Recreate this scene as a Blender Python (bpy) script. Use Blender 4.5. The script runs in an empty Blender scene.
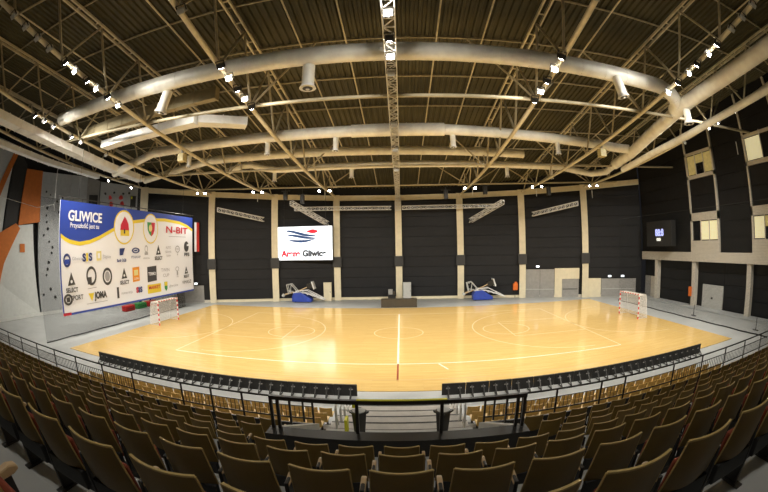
import bpy, math, random
from mathutils import Vector, Matrix
random.seed(7)
COL = bpy.context.scene.collection
PI = math.pi

# ------------------------------------------------------------------ materials
MATS = {}
def mat(name, col, rough=0.6, metal=0.0, var=0.12, scale=3.0, bump=0.0, bscale=40.0, emit=0.0, spec=0.5, coat=0.0):
    m = bpy.data.materials.new(name); m.use_nodes = True
    nt = m.node_tree; b = nt.nodes['Principled BSDF']
    c = (*col, 1)
    b.inputs['Base Color'].default_value = c
    b.inputs['Roughness'].default_value = rough
    b.inputs['Metallic'].default_value = metal
    b.inputs['Specular IOR Level'].default_value = spec
    b.inputs['Coat Weight'].default_value = coat
    tc = nt.nodes.new('ShaderNodeTexCoord')
    if var > 0:
        n = nt.nodes.new('ShaderNodeTexNoise'); n.inputs['Scale'].default_value = scale; n.inputs['Detail'].default_value = 5
        r = nt.nodes.new('ShaderNodeValToRGB')
        r.color_ramp.elements[0].position = 0.3; r.color_ramp.elements[1].position = 0.7
        r.color_ramp.elements[0].color = tuple(x * (1 - var) for x in col) + (1,)
        r.color_ramp.elements[1].color = tuple(min(1, x * (1 + var)) for x in col) + (1,)
        nt.links.new(tc.outputs['Object'], n.inputs['Vector'])
        nt.links.new(n.outputs['Fac'], r.inputs['Fac'])
        nt.links.new(r.outputs['Color'], b.inputs['Base Color'])
    if bump > 0:
        n2 = nt.nodes.new('ShaderNodeTexNoise'); n2.inputs['Scale'].default_value = bscale
        bp = nt.nodes.new('ShaderNodeBump'); bp.inputs['Strength'].default_value = bump; bp.inputs['Distance'].default_value = 0.02
        nt.links.new(tc.outputs['Object'], n2.inputs['Vector'])
        nt.links.new(n2.outputs['Fac'], bp.inputs['Height']); nt.links.new(bp.outputs['Normal'], b.inputs['Normal'])
    if emit > 0:
        b.inputs['Emission Color'].default_value = c
        b.inputs['Emission Strength'].default_value = emit
        m.cycles.emission_sampling = 'NONE'
    MATS[name] = m
    return m

M_conc = mat('concrete_floor', (.40, .41, .40), .45, var=.10, scale=.6, bump=.05)
M_conc_dark = mat('dark_concrete', (.16, .155, .14), .8, var=.2, scale=2)
M_black = mat('black_paint', (.022, .021, .02), .5, var=.15)
M_rail = mat('black_rail_paint', (.03, .028, .025), .35, metal=.3)
M_beige = mat('beige_concrete', (.74, .66, .47), .7, var=.06, scale=2)
M_wallgrey = mat('beige_grey_cladding', (.62, .57, .48), .7, var=.05)
M_panel = mat('dark_wall_panel', (.0135, .0135, .0145), .6, var=.12, scale=1.2, bump=.1, bscale=8, spec=.25)
M_backing = mat('panel_backing', (.012, .012, .012), .9, var=0)
M_steel = mat('painted_steel', (.46, .40, .27), .5, metal=.25, var=.1)
M_steel_lt = mat('light_steel', (.72, .64, .46), .5, metal=.2, var=.1)
M_alu = mat('aluminium_truss', (.78, .77, .74), .4, metal=.3, var=.05)
M_duct = mat('galvanised_duct', (.93, .88, .78), .5, metal=.1, var=.12, scale=1.5)
M_ductw = mat('white_duct_wrap', (.93, .92, .88), .5, metal=.05, var=.1, scale=1.5)
M_deck = mat('roof_deck', (.060, .053, .024), .65, var=.18, scale=.6)
M_seat = mat('brown_shell', (.235, .150, .026), .45, var=.10, scale=6, bump=.03)
M_edge = mat('plywood_edge', (.52, .38, .14), .45, var=.1)
M_cush = mat('rust_cushion', (.20, .035, .012), .8, var=.15)
M_arm = mat('beech_armrest', (.60, .43, .24), .4, var=.1)
M_bleach = mat('beech_bleacher', (.78, .52, .16), .4, var=.12, scale=5)
M_white = mat('white_paint', (.80, .79, .76), .45, var=.04)
M_red = mat('red_paint', (.62, .03, .025), .45, var=.05)
M_orange = mat('orange_paint', (.80, .17, .02), .5, var=.08)
M_blue = mat('blue_pad', (.02, .055, .36), .5, var=.12)
M_grey = mat('grey_paint', (.30, .29, .27), .55, var=.08)
M_greylt = mat('light_grey_paint', (.50, .50, .47), .6, var=.06)
M_climb = mat('climbing_panel_grey', (.42, .43, .43), .8, var=.06, bump=.2)
M_climbw = mat('climbing_panel_white', (.60, .61, .58), .8, var=.05, bump=.2)
M_climbo = mat('climbing_panel_orange', (.55, .15, .02), .7, var=.08, bump=.2)
M_yellow = mat('yellow_tape', (.80, .78, .02), .5, var=.05)
M_plank = mat('grey_tread', (.50, .47, .42), .6, var=.1)
M_wire = mat('net_cord_white', (.8, .78, .74), .8, var=0)
M_dkbrown = mat('dark_brown_board', (.05, .038, .022), .6, var=.1)

def mat_wood():
    m = bpy.data.materials.new('court_parquet'); m.use_nodes = True
    nt = m.node_tree; b = nt.nodes['Principled BSDF']; L = nt.links.new; N = nt.nodes.new
    tc = N('ShaderNodeTexCoord')
    br = N('ShaderNodeTexBrick'); br.inputs['Scale'].default_value = 1.0
    br.inputs['Brick Width'].default_value = 2.4; br.inputs['Row Height'].default_value = .13
    br.inputs['Mortar Size'].default_value = .004
    br.inputs['Color1'].default_value = (.74, .51, .19, 1); br.inputs['Color2'].default_value = (.69, .46, .16, 1)
    br.inputs['Mortar'].default_value = (.58, .37, .15, 1)
    L(tc.outputs['Object'], br.inputs['Vector'])
    mp = N('ShaderNodeMapping'); mp.inputs['Scale'].default_value = (.35, 5, 1); L(tc.outputs['Object'], mp.inputs['Vector'])
    n = N('ShaderNodeTexNoise'); n.inputs['Scale'].default_value = 2.2; n.inputs['Detail'].default_value = 6; L(mp.outputs['Vector'], n.inputs['Vector'])
    mx = N('ShaderNodeMixRGB'); mx.blend_type = 'MULTIPLY'; mx.inputs['Fac'].default_value = .35
    r = N('ShaderNodeValToRGB'); r.color_ramp.elements[0].color = (.72, .68, .6, 1); r.color_ramp.elements[1].color = (1, 1, 1, 1)
    r.color_ramp.elements[0].position = .35; r.color_ramp.elements[1].position = .65
    L(n.outputs['Fac'], r.inputs['Fac']); L(br.outputs['Color'], mx.inputs['Color1']); L(r.outputs['Color'], mx.inputs['Color2'])
    L(mx.outputs['Color'], b.inputs['Base Color'])
    b.inputs['Roughness'].default_value = .13
    b.inputs['Specular IOR Level'].default_value = .55
    return m
M_wood = mat_wood()

def mat_net(name, dens, col, pitch):
    """knotted mesh: opaque cords with open squares between"""
    m = bpy.data.materials.new(name); m.use_nodes = True
    nt = m.node_tree; L = nt.links.new; N = nt.nodes.new
    nt.nodes.clear()
    out = N('ShaderNodeOutputMaterial'); mix = N('ShaderNodeMixShader'); tr = N('ShaderNodeBsdfTransparent'); df = N('ShaderNodeBsdfDiffuse')
    df.inputs['Color'].default_value = (*col, 1)
    tc = N('ShaderNodeTexCoord'); sp = N('ShaderNodeSeparateXYZ'); L(tc.outputs['Object'], sp.inputs[0])
    fr = []
    for ax in ('Y', 'Z'):
        d = N('ShaderNodeMath'); d.operation = 'DIVIDE'; d.inputs[1].default_value = pitch; L(sp.outputs[ax], d.inputs[0])
        f = N('ShaderNodeMath'); f.operation = 'FRACT'; L(d.outputs[0], f.inputs[0])
        g = N('ShaderNodeMath'); g.operation = 'LESS_THAN'; g.inputs[1].default_value = dens; L(f.outputs[0], g.inputs[0])
        fr.append(g)
    mxx = N('ShaderNodeMath'); mxx.operation = 'MAXIMUM'; L(fr[0].outputs[0], mxx.inputs[0]); L(fr[1].outputs[0], mxx.inputs[1])
    L(mxx.outputs[0], mix.inputs[0]); L(tr.outputs[0], mix.inputs[1]); L(df.outputs[0], mix.inputs[2]); L(mix.outputs[0], out.inputs[0])
    return m
M_netblack = mat_net('black_safety_netting', .14, (.006, .006, .006), .045)
M_netthin = mat_net('fine_black_netting', .055, (.02, .022, .02), .10)

def flat(name, col, emit=0.0):
    return mat(name, col, .55, var=0, emit=emit)
P_blue = flat('print_blue', (.03, .07, .42)); P_yel = flat('print_yellow', (.85, .66, .05)); P_white = flat('print_white', (.93, .94, 1.0))
P_blk = flat('print_black', (.06, .06, .065)); P_red = flat('print_red', (.62, .02, .05)); P_org = flat('print_orange', (.85, .33, .03))
P_grn = flat('print_green', (.05, .33, .08)); P_gry = flat('print_grey', (.42, .42, .45)); P_nav = flat('print_navy', (.03, .05, .20)); P_pyl = flat('print_pale_yellow', (.82, .74, .32))

# ------------------------------------------------------------------ mesh builder
class MB:
    def __init__(s): s.v = []; s.f = []; s.m = []; s.sm = []
    def add(s, vs, fs, mi=0, smooth=False):
        o = len(s.v); s.v += [tuple(v) for v in vs]
        for f in fs: s.f.append(tuple(i + o for i in f)); s.m.append(mi); s.sm.append(smooth)
    def box(s, c, d, mi=0, rot=None):
        hx, hy, hz = d[0]/2, d[1]/2, d[2]/2
        vs = [Vector((x, y, z)) for x in (-hx, hx) for y in (-hy, hy) for z in (-hz, hz)]
        if rot is not None: vs = [rot @ v for v in vs]
        vs = [v + Vector(c) for v in vs]
        s.add(vs, [(0,1,3,2),(4,6,7,5),(0,4,5,1),(2,3,7,6),(0,2,6,4),(1,5,7,3)], mi)
        return s
    def bb(s, x0, x1, y0, y1, z0, z1, mi=0):
        return s.box(((x0+x1)/2, (y0+y1)/2, (z0+z1)/2), (x1-x0, y1-y0, z1-z0), mi)
    def bar(s, a, b, w, h=None, mi=0):
        a = Vector(a); b = Vector(b); d = b - a; L = d.length
        if L < 1e-6: return s
        h = w if h is None else h
        z = d / L; up = Vector((0, 0, 1)) if abs(z.z) < .98 else Vector((0, 1, 0))
        x = up.cross(z).normalized(); y = z.cross(x)
        R = Matrix((x, y, z)).transposed()
        return s.box((a + b) / 2, (w, h, L), mi, R)
    def tube(s, pts, r, n=10, mi=0, cap=True, smooth=True):
        pts = [Vector(p) for p in pts]; rings = []; vs = []
        rr = r if isinstance(r, (list, tuple)) else [r] * len(pts)
        prevx = None
        for i, p in enumerate(pts):
            t = (pts[min(i+1, len(pts)-1)] - pts[max(i-1, 0)]).normalized()
            if prevx is None:
                up = Vector((0, 0, 1)) if abs(t.z) < .95 else Vector((1, 0, 0))
                x = up.cross(t).normalized()
            else:
                x = (prevx - t * prevx.dot(t)).normalized()
            prevx = x; y = t.cross(x)
            for k in range(n):
                a = 2 * PI * k / n
                vs.append(p + (x * math.cos(a) + y * math.sin(a)) * rr[i])
        fs = []
        for i in range(len(pts)-1):
            for k in range(n):
                fs.append((i*n+k, i*n+(k+1) % n, (i+1)*n+(k+1) % n, (i+1)*n+k))
        s.add(vs, fs, mi, smooth)
        if cap:
            o = len(s.v)
            s.add(vs[:n][::-1], [tuple(range(n))], mi); s.add(vs[-n:], [tuple(range(n))], mi)
        return s
    def prism(s, poly, axis, a, b, mi=0):
        """poly: 2D points; axis 'x','y','z' the extrusion axis from a to b"""
        def P(u, v, w): return {'x': (w, u, v), 'y': (u, w, v), 'z': (u, v, w)}[axis]
        n = len(poly)
        vs = [P(u, v, a) for u, v in poly] + [P(u, v, b) for u, v in poly]
        fs = [tuple(range(n))[::-1], tuple(range(n, 2*n))] + [(i, (i+1) % n, n+(i+1) % n, n+i) for i in range(n)]
        s.add(vs, fs, mi); return s
    def build(s, name, mats, parent=None, bevel=0, kind=None, label=None):
        me = bpy.data.meshes.new(name)
        me.from_pydata(s.v, [], s.f)
        if not isinstance(mats, (list, tuple)): mats = [mats]
        for m in mats: me.materials.append(m)
        me.polygons.foreach_set('material_index', s.m)
        me.polygons.foreach_set('use_smooth', s.sm)
        me.update()
        o = bpy.data.objects.new(name, me); COL.objects.link(o)
        if parent is not None: o.parent = parent
        if bevel:
            md = o.modifiers.new('Bevel', 'BEVEL'); md.width = bevel; md.segments = 2; md.limit_method = 'ANGLE'
        if kind: o['kind'] = kind
        if label: o['label'] = label
        return o

def tag(o, label, cat, group=None):
    o['label'] = label; o['category'] = cat
    if group: o['group'] = group
    return o
def empty(name, loc=(0,0,0), rz=0.0):
    o = bpy.data.objects.new(name, None); COL.objects.link(o); o.location = loc; o.rotation_euler = (0, 0, rz)
    o.empty_display_size = .2
    return o
def children(o): return [c for c in KIDS.get(o.name, [])]
KIDS = {}
def kid(parent, o): KIDS.setdefault(parent.name, []).append(o); return o
def copy_tree(o, parent=None):
    c = o.copy(); COL.objects.link(c)
    if parent is not None: c.parent = parent
    for ch in children(o):
        kid(c, copy_tree(ch, c))
    return c
ORD = ['zeroth','first','second','third','fourth','fifth','sixth','seventh','eighth','ninth','tenth','eleventh','twelfth','thirteenth','fourteenth','fifteenth','sixteenth','seventeenth','eighteenth','nineteenth','twentieth']
def ordn(n):
    if n <= 20: return ORD[n]
    t = {2: 'twenty', 3: 'thirty', 4: 'forty'}[n // 10]
    return {2: 'twentieth', 3: 'thirtieth', 4: 'fortieth'}[n // 10] if n % 10 == 0 else t + '-' + ORD[n % 10]

# ------------------------------------------------------------------ camera (frontal fisheye)
def make_camera():
    F, yaw, pitch, roll, cx, D, H = 365.98, .0447, .0044, -.0167, .20, 26.5, 6.33
    cy, sy, cp, sp = math.cos(yaw), math.sin(yaw), math.cos(pitch), math.sin(pitch)
    f = Vector((-sy*cp, cy*cp, sp)); r = Vector((cy, sy, 0)); u = r.cross(f)
    cr, sr = math.cos(roll), math.sin(roll)
    r2 = cr*r + sr*u; u2 = -sr*r + cr*u
    cd = bpy.data.cameras.new('camera'); cam = bpy.data.objects.new('camera', cd); COL.objects.link(cam)
    R = Matrix((r2, u2, -f)).transposed().to_4x4()
    cam.matrix_world = Matrix.Translation((cx, -D, H)) @ R
    cd.type = 'PANO'
    cd.panorama_type = 'FISHEYE_EQUISOLID'
    cd.fisheye_lens = F * 36 / 768
    cd.fisheye_fov = PI
    cd.sensor_fit = 'HORIZONTAL'; cd.sensor_width = 36; cd.sensor_height = 36 * 492 / 768
    cd.clip_start = .05; cd.clip_end = 300
    bpy.context.scene.camera = cam
make_camera()

# ------------------------------------------------------------------ shell geometry functions
def wy(x): return -33.3 + math.sqrt(51.3**2 - x*x)                  # curved rear wall
def zb(x, y):                                                         # underside of the roof girders
    return 12.45 + .0029 * max(0, 12 - y)**2 + .0014 * x*x
def zt(x, y): return 16.2 - .13*y - .0017*y*y + .0014 * x*x          # upper girder chord
def ztop(x): return 12.72 + .0014 * x*x

# floor
MB().bb(-45, 32, -35, 20, -.3, 0).build('floor', M_conc, kind='structure')
fc = MB().bb(-21.3, 22, -11.4, 11.2, 0.0, .03).build('floor_court', M_wood, kind='structure')
def ring(mb, cx, cy, r, a0, a1, w, z, n=40, mi=0):
    for i in range(n):
        a = a0 + (a1-a0)*i/n; b = a0 + (a1-a0)*(i+1)/n
        mb.add([(cx+(r-w/2)*math.cos(a), cy+(r-w/2)*math.sin(a), z), (cx+(r+w/2)*math.cos(a), cy+(r+w/2)*math.sin(a), z),
                (cx+(r+w/2)*math.cos(b), cy+(r+w/2)*math.sin(b), z), (cx+(r-w/2)*math.cos(b), cy+(r-w/2)*math.sin(b), z)], [(0,1,2,3)], mi)
M_linew = mat('line_white', (.86, .80, .66), .25, var=0); M_linef = mat('line_faint', (.86, .68, .40), .2, var=0)
M_lined = mat('line_dark', (.60, .42, .20), .25, var=0); M_liner = mat('line_dark_red', (.30, .06, .03), .3, var=0)
lm = MB(); Z = .031
def seg(x0, y0, x1, y1, w, mi):
    lm.bar((x0, y0, Z), (x1, y1, Z), .002 if False else w, .002, mi)
def segf(x0, y0, x1, y1, w, mi):
    d = Vector((x1-x0, y1-y0, 0)).normalized(); n = Vector((-d.y, d.x, 0)) * w/2
    a = Vector((x0, y0, Z + .001*mi)); b = Vector((x1, y1, Z + .001*mi))
    lm.add([a-n, b-n, b+n, a+n], [(0,1,2,3)], mi)
segf(0, -7.5, 0, 7.5, .11, 0); segf(0, -10, 0, -7.5, .09, 3); segf(0, 7.5, 0, 9.4, .06, 2)
for sy_ in (-7.5, 7.5): segf(-14, sy_, 14, sy_, .08, 0 if sy_ < 0 else 1)
for sx in (-14, 14): segf(sx, -7.5, sx, 7.5, .07, 1)
for sy_ in (-10, 10): segf(-20, sy_, 20, sy_, .06, 2)
for sx in (-20, 20): segf(sx, -10, sx, 10, .07, 2)
ring(lm, 0, 0, 1.8, 0, 2*PI, .06, Z+.001, mi=1)
for s in (-1, 1):
    ring(lm, s*12.4, 0, 6.75, PI/2 if s > 0 else -PI/2, PI*1.5 if s > 0 else PI/2, .07, Z+.001, mi=1)
    ring(lm, s*20, 0, 6.0, PI/2 if s > 0 else -PI/2, PI*1.5 if s > 0 else PI/2, .06, Z+.001, mi=1)
    segf(s*8.2, -2.45, s*14, -2.45, .06, 1); segf(s*8.2, 2.45, s*14, 2.45, .06, 1); segf(s*8.2, -2.45, s*8.2, 2.45, .06, 1)
    ring(lm, s*8.2, 0, 1.8, 0, 2*PI, .06, Z+.001, mi=1)
segf(2.6, -8.6, 2.2, -7.6, .08, 0)
lm.build('marking_lines', [M_linew, M_linef, M_lined, M_liner], fc)

# ceiling deck, corrugated along the hall
def deck():
    mb = MB(); xs = []; x = -41.0
    prof = [(0, 0), (.16, 0), (.21, .11), (.37, .11), (.42, 0)]
    while x < 31:
        for dx, dz in prof[:-1]: xs.append((x+dx, dz))
        x += .42
    ys = [-36 + 2.15*i for i in range(27)]
    n = len(xs); vs = []
    for y in ys:
        for x, dz in xs: vs.append((x, y, zt(x, max(y, -30)) + .34 + dz))
    fs = [(j*n+i, j*n+i+1, (j+1)*n+i+1, (j+1)*n+i) for j in range(len(ys)-1) for i in range(n-1)]
    mb.add(vs, fs)
    return mb.build('ceiling', M_deck, kind='structure')
deck()

# rear curved wall with dark plank panels
colx = [-30, -22.35, -14.95, -7.5, 0, 7.5, 14.95, 22.35, 28.9]
def rear_wall():
    w = MB()
    for a, b in zip(colx, colx[1:]):
        za = ztop(a)+7; zb_ = ztop(b)+7
        pa = (a, wy(a)+.35); pb = (b, wy(b)+.35)
        w.add([(pa[0], pa[1], 0), (pb[0], pb[1], 0), (pb[0], pb[1], zb_), (pa[0], pa[1], za),
               (pa[0], pa[1]+.3, 0), (pb[0], pb[1]+.3, 0), (pb[0], pb[1]+.3, zb_), (pa[0], pa[1]+.3, za)],
              [(0,1,2,3), (7,6,5,4), (3,2,6,7), (0,4,5,1)])
    wall = w.build('wall_rear', M_backing, kind='structure')
    for bi, (a, b) in enumerate(zip(colx, colx[1:])):
        A = Vector((a, wy(a)+.28, 0)); B = Vector((b, wy(b)+.28, 0)); d = (B-A).normalized(); n = Vector((-d.y, d.x, 0))
        p = MB(); z = .3
        lo = .3
        if bi == 6: lo = 3.55
        if bi == 7: lo = 2.3
        if bi == 0: lo = 2.2
        z = lo
        top = min(ztop(a), ztop(b)) - .75
        hs = 1.22
        while z < top:
            h = min(hs, top - z)
            c = (A+B)/2 + Vector((0, 0, z + h/2))
            ang = math.atan2(d.y, d.x)
            p.box(c, ((B-A).length - .3, .10, h - .035), 0, Matrix.Rotation(ang, 3, 'Z'))
            z += h
        p.build('wall_panel', M_panel, wall)
        # light skirting and head beam
        ang = math.atan2(d.y, d.x); R = Matrix.Rotation(ang, 3, 'Z')
        if bi in (0, 6, 7):
            s = MB().box((A+B)/2 + Vector((0, -.02, .15)), ((B-A).length - .3, .12, .3), 0, R)
            s.build('skirting', M_wallgrey, wall)
        else:
            s = MB().box((A+B)/2 + Vector((0, -.02, .15)), ((B-A).length - .3, .16, .3), 0, R)
            s.build('skirting', M_beige, wall)
        hb = MB()
        za, zc = ztop(a), ztop(b); y0 = -.15
        vs = []
        for P, zz in ((A, za), (B, zc)):
            for off in (-.22, .12):
                for dz in (-.62, 0):
                    q = P + n*off; vs.append((q.x, q.y, zz+dz))
        hb.add(vs, [(0,1,3,2), (4,6,7,5), (0,4,5,1), (2,3,7,6), (0,2,6,4), (1,5,7,3)])
        hb.build('head_beam', M_beige, wall)
    return wall
WR = rear_wall()
for i, x in enumerate(colx[:-1]):
    y = wy(x); t = math.atan2(-x, y+33.3)
    R = Matrix.Rotation(t, 3, 'Z')
    w = .78 if i else 1.0
    c = MB().box((x, y, ztop(x)/2), (w, .62, ztop(x)), 0, R).build('column', M_beige, kind='structure')
    if i:
        MB().box((x, y-.05, 4.66), (1.06, .80, 1.25), 0, R).build('column_guard', M_black, c)

# doors in the rear wall
def wall_frame(a, b):
    A = Vector((a, wy(a)+.28, 0)); B = Vector((b, wy(b)+.28, 0)); return A, (B-A).normalized()
def on_wall(bay, s0, s1, z0, z1, out, th=.1):
    a, b = colx[bay], colx[bay+1]; A, d = wall_frame(a, b); n = Vector((d.y, -d.x, 0))
    c = A + d*(s0+s1)/2 + n*(out) + Vector((0, 0, (z0+z1)/2))
    return c, (s1-s0, th, z1-z0), Matrix.Rotation(math.atan2(d.y, d.x), 3, 'Z')
def wbox(mb, bay, s0, s1, z0, z1, out, th=.1, mi=0):
    c, dd, R = on_wall(bay, s0, s1, z0, z1, out, th); mb.box(c, dd, mi, R); return mb
d1 = wbox(wbox(MB(), 6, .45, 2.28, .02, 3.4, .05), 6, 2.31, 4.1, .02, 3.4, .05).build('door_1', M_grey, kind='structure')
wbox(MB(), 6, .5, 4.1, .95, 1.02, .12, .05).build('push_bar', M_greylt, d1)
pn = MB(); wbox(pn, 6, 4.15, 7.3, 2.2, 3.5, .05); wbox(pn, 6, 4.15, 5.1, 0, 2.2, .05)
pn.build('trim_1', M_beige, kind='structure')
d2 = wbox(MB(), 6, 5.12, 7.25, .02, 2.18, .03).build('door_2', M_grey, kind='structure')
wbox(MB(), 6, 5.2, 7.1, .95, 1.02, .1, .05).build('push_bar', M_black, d2)
wbox(MB(), 7, .45, 2.2, 0, 2.25, .05).build('trim_2', M_beige, kind='structure')
d3 = wbox(MB(), 7, 2.25, 6.8, .02, 2.2, .03).build('door_3', M_grey, kind='structure')
wbox(MB(), 7, 2.4, 6.6, .95, 1.02, .1, .05).build('push_bar', M_greylt, d3)
d4 = wbox(MB(), 0, 4.2, 7.6, .02, 2.1, .03).build('door_4', M_grey, kind='structure')
wbox(MB(), 0, .6, 4.1, .02, 2.1, .03).build('trim_3', M_greylt, kind='structure')
M_lampw = mat('cool_lit_sign', (.85, .92, 1.0), .5, var=0, emit=2.2)
for k, (bay, s, lab) in enumerate([(6, 2.0, 'small lit exit sign above the tall grey double doors'),
                            (7, 3.3, 'small lit exit sign on the dark wall, nearer the beige column'),
                            (7, 5.0, 'small lit exit sign on the dark wall nearest the far corner'),
                            (0, 6.6, 'small lit exit sign on the dark wall beside the hanging sponsor banner')]):
    z = 3.75 if k == 0 else (2.5 if k < 3 else 2.35)
    e = wbox(MB(), bay, s-.24, s+.24, z-.13, z+.13, .14, .08).build('exit_sign', M_black)
    wbox(MB(), bay, s-.2, s+.2, z-.1, z+.1, .20, .04).build('lit_face', M_lampw, e)
    tag(e, lab, 'sign')

# ------------------------------------------------------------------ right wall
WX = 29.0
wr = MB().bb(WX+.25, WX+.6, -35, 9.6, 4.6, 21).bb(WX+.75, WX+1.1, -35, 9.6, 0, 5.0).build('wall_right', M_backing, kind='structure')
MB().bb(WX-.1, WX+.9, -35, 9.3, 4.45, 5.35).build('ledge', M_wallgrey, wr)
def planks(mb, y0, y1, z0, z1, x, h=1.35):
    z = z0
    while z < z1 - .02:
        k = min(h, z1-z); mb.bb(x, x+.1, y0+.02, y1-.02, z+.018, z+k-.018); z += k
def upper_bay(y0, y1, wide0):
    """window bay from y0 (far) down to y1 (near)"""
    planks_mb = MB(); planks(planks_mb, y1+.25, y0-.25, 9.15, 12.35, WX+.12); planks_mb.build('wall_panel', M_panel, wr)
planks_mb = MB(); planks(planks_mb, .4, 9.2, 5.4, 18, WX+.1); planks_mb.build('wall_panel', M_panel, wr)
planks_mb = MB(); planks(planks_mb, -8.3, -4.1, 5.4, 19, WX+.1); planks_mb.build('wall_panel', M_panel, wr)
planks_mb = MB(); planks(planks_mb, -20.8, -13.0, 5.4, 19, WX+.1); planks_mb.build('wall_panel', M_panel, wr)
# window bays
M_glow = mat('lit_blind', (.86, .80, .50), .8, var=.06, emit=.42)
M_glow2 = mat('dim_lit_blind', (.60, .50, .20), .8, var=.15, emit=.22)
M_glass = mat('dark_window_glass', (.015, .016, .018), .08, var=0)
wn = 0
for (yf, yn, up, lo) in ((.3, -4.0, 'ygy', 'dll'), (-8.4, -12.9, 'ld', 'lgd')):
    fr = MB()
    fr.bb(WX-.02, WX+.25, yn, yf, 5.35, 6.45).bb(WX-.02, WX+.25, yn, yf, 8.35, 9.1).bb(WX-.02, WX+.25, yf-.22, yf, 6.45, 19).bb(WX-.02, WX+.25, yn, yn+.22, 6.45, 19)
    fr.bb(WX-.02, WX+.25, yn, yf, 12.4, 12.75).bb(WX-.02, WX+.25, yn, yf, 14.75, 15.0)
    fr.build('bay_frame', M_wallgrey, wr)
    p = MB(); planks(p, yn+.22, yf-.22, 9.1, 12.4, WX+.1, 1.65); planks(p, yn+.22, yf-.22, 15.0, 19, WX+.1); p.build('wall_panel', M_panel, wr)
    for (z0, z1, code) in ((6.45, 8.35, lo), (12.75, 14.75, up)):
        wn += 1
        w = MB().bb(WX+.16, WX+.2, yn+.22, yf-.22, z0, z1)
        w = w.build('window_%d' % wn, M_glass, kind='structure')
        n = len(code); W = (yf-yn-.44)/n
        for i, ch in enumerate(code):
            b = yf-.22 - W*i; a = b - W
            if ch in 'ly':
                MB().bb(WX+.12, WX+.15, a+.07, b-.07, z0+.08, z1-.08).build('blind', M_glow if ch == 'l' else M_glow2, w)
            if ch == 'g':
                MB().bb(WX+.12, WX+.15, a+.07, b-.07, z1-.9, z1-.08).build('blind', M_glow2, w)
            if i: MB().bb(WX+.08, WX+.16, b-.05, b+.05, z0, z1).build('mullion', M_wallgrey, w)
# lower recess
for i, y in enumerate((6.5, -.1, -8.0, -16)):
    MB().bb(WX+.02, WX+.55, y-.28, y+.28, 0, 4.5).build('pillar', M_wallgrey, kind='structure')
for (y0, y1) in ((6.8, 9.2), (.2, 6.2), (-7.7, -4.35), (-7.7, -.4), (-15.7, -8.3), (-25, -16.3)):
    if (y0, y1) == (-7.7, -.4):
        p = MB(); planks(p, -4.35, -.4, 2.35, 4.5, WX+.62, 1.1)
    elif y0 == 6.8:
        p = MB(); planks(p, y0, y1, 2.55, 4.5, WX+.62, 1.1)
    else:
        p = MB(); planks(p, y0, y1, .25, 4.5, WX+.62, 1.1)
    p.build('wall_panel', M_panel, wr)
d5 = MB().bb(WX+.58, WX+.72, -4.2, -1.15, .02, 2.3).build('door_5', M_greylt, kind='structure')
MB().bb(WX+.5, WX+.58, -2.75, -2.55, 1.0, 1.15).build('handle', M_black, d5)
MB().bb(WX+.6, WX+.74, 6.8, 8.2, 0, 2.5).build('trim_4', M_wallgrey, kind='structure')
MB().bb(WX+.62, WX+.74, 8.25, 9.4, 0, 2.5).build('door_6', M_grey, kind='structure')
MB().bb(WX-.9, WX+.7, -25, 9.3, 0, .12).build('floor_plinth', M_conc, kind='structure')

# scoreboard
sb = MB().bb(27.75, 28.55, 2.35, 6.85, 5.95, 8.6)
sb = sb.build('scoreboard', M_black, bevel=.04)
tag(sb, 'black electronic scoreboard with pale blue digits on the dark side wall', 'scoreboard')
MB().bb(28.5, 29.0, 3.2, 3.5, 6.4, 8.2).build('wall_bracket', M_rail, sb); MB().bb(28.5, 29.0, 5.7, 6.0, 6.4, 8.2).build('wall_bracket', M_rail, sb)
M_digit = mat('blue_digits', (.45, .50, 1.0), .5, var=0, emit=1.3)
M_digit2 = mat('white_digits', (.9, .9, .8), .5, var=0, emit=1.0)
def text(name, body, loc, rot, size, m, parent=None, width=None, ext=.004, bold=.0, align='CENTER'):
    cu = bpy.data.curves.new(name, 'FONT'); cu.body = body; cu.size = size; cu.extrude = ext; cu.offset = bold
    cu.align_x = align; cu.align_y = 'CENTER'; cu.materials.append(m)
    o = bpy.data.objects.new(name, cu); COL.objects.link(o); o.location = loc; o.rotation_euler = rot
    if parent is not None: o.parent = parent
    if width:
        bpy.context.view_layer.update()
        d = o.dimensions.x
        if d > 0: o.scale.x = width / d
    bpy.context.view_layer.update()
    me = bpy.data.meshes.new_from_object(o); me.name = name
    q = bpy.data.objects.new(name, me); COL.objects.link(q)
    q.location = o.location; q.rotation_euler = o.rotation_euler; q.scale = o.scale
    if parent is not None: q.parent = parent
    bpy.data.objects.remove(o, do_unlink=True); q.name = name
    return q
text('digits', '88:8', (27.74, 4.45, 7.35), (PI/2, 0, -PI/2), 1.0, M_digit, sb, width=1.5, bold=.03)
text('small_digits', '00', (27.74, 4.6, 6.65), (PI/2, 0, -PI/2), .42, M_digit2, sb, width=.75, bold=.02)

# ------------------------------------------------------------------ left climbing wall
PATH = [Vector((-30.6, 9.0)), Vector((-36.5, .5)), Vector((-38.2, -10)), Vector((-38.2, -20)), Vector((-38.2, -35))]
lw = MB()
for a, b in zip(PATH, PATH[1:]):
    d = (b-a).normalized(); n = Vector((d.y, -d.x))
    o = -.5
    q = [a + n*0 , b + n*0, b - n*-.0, a]
    nn = Vector((-d.y, d.x)) * -1
    A0, B0 = a + nn*.35, b + nn*.35; A1, B1 = a + nn*.7, b + nn*.7
    vs = [(p.x, p.y, z) for p in (A0, B0, B1, A1) for z in (0, 22)]
    lw.add(vs, [(0,2,3,1), (2,4,5,3), (4,6,7,5), (6,0,1,7), (1,3,5,7), (0,6,4,2)])
LW = lw.build('wall_left', M_backing, kind='structure')
def cw(seg_i, s, z, out=0.0):
    a, b = PATH[seg_i], PATH[seg_i+1]; d = (b-a).normalized(); n = Vector((-d.y, d.x))
    p = a + d*s + n*out
    return Vector((p.x, p.y, z))
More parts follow.
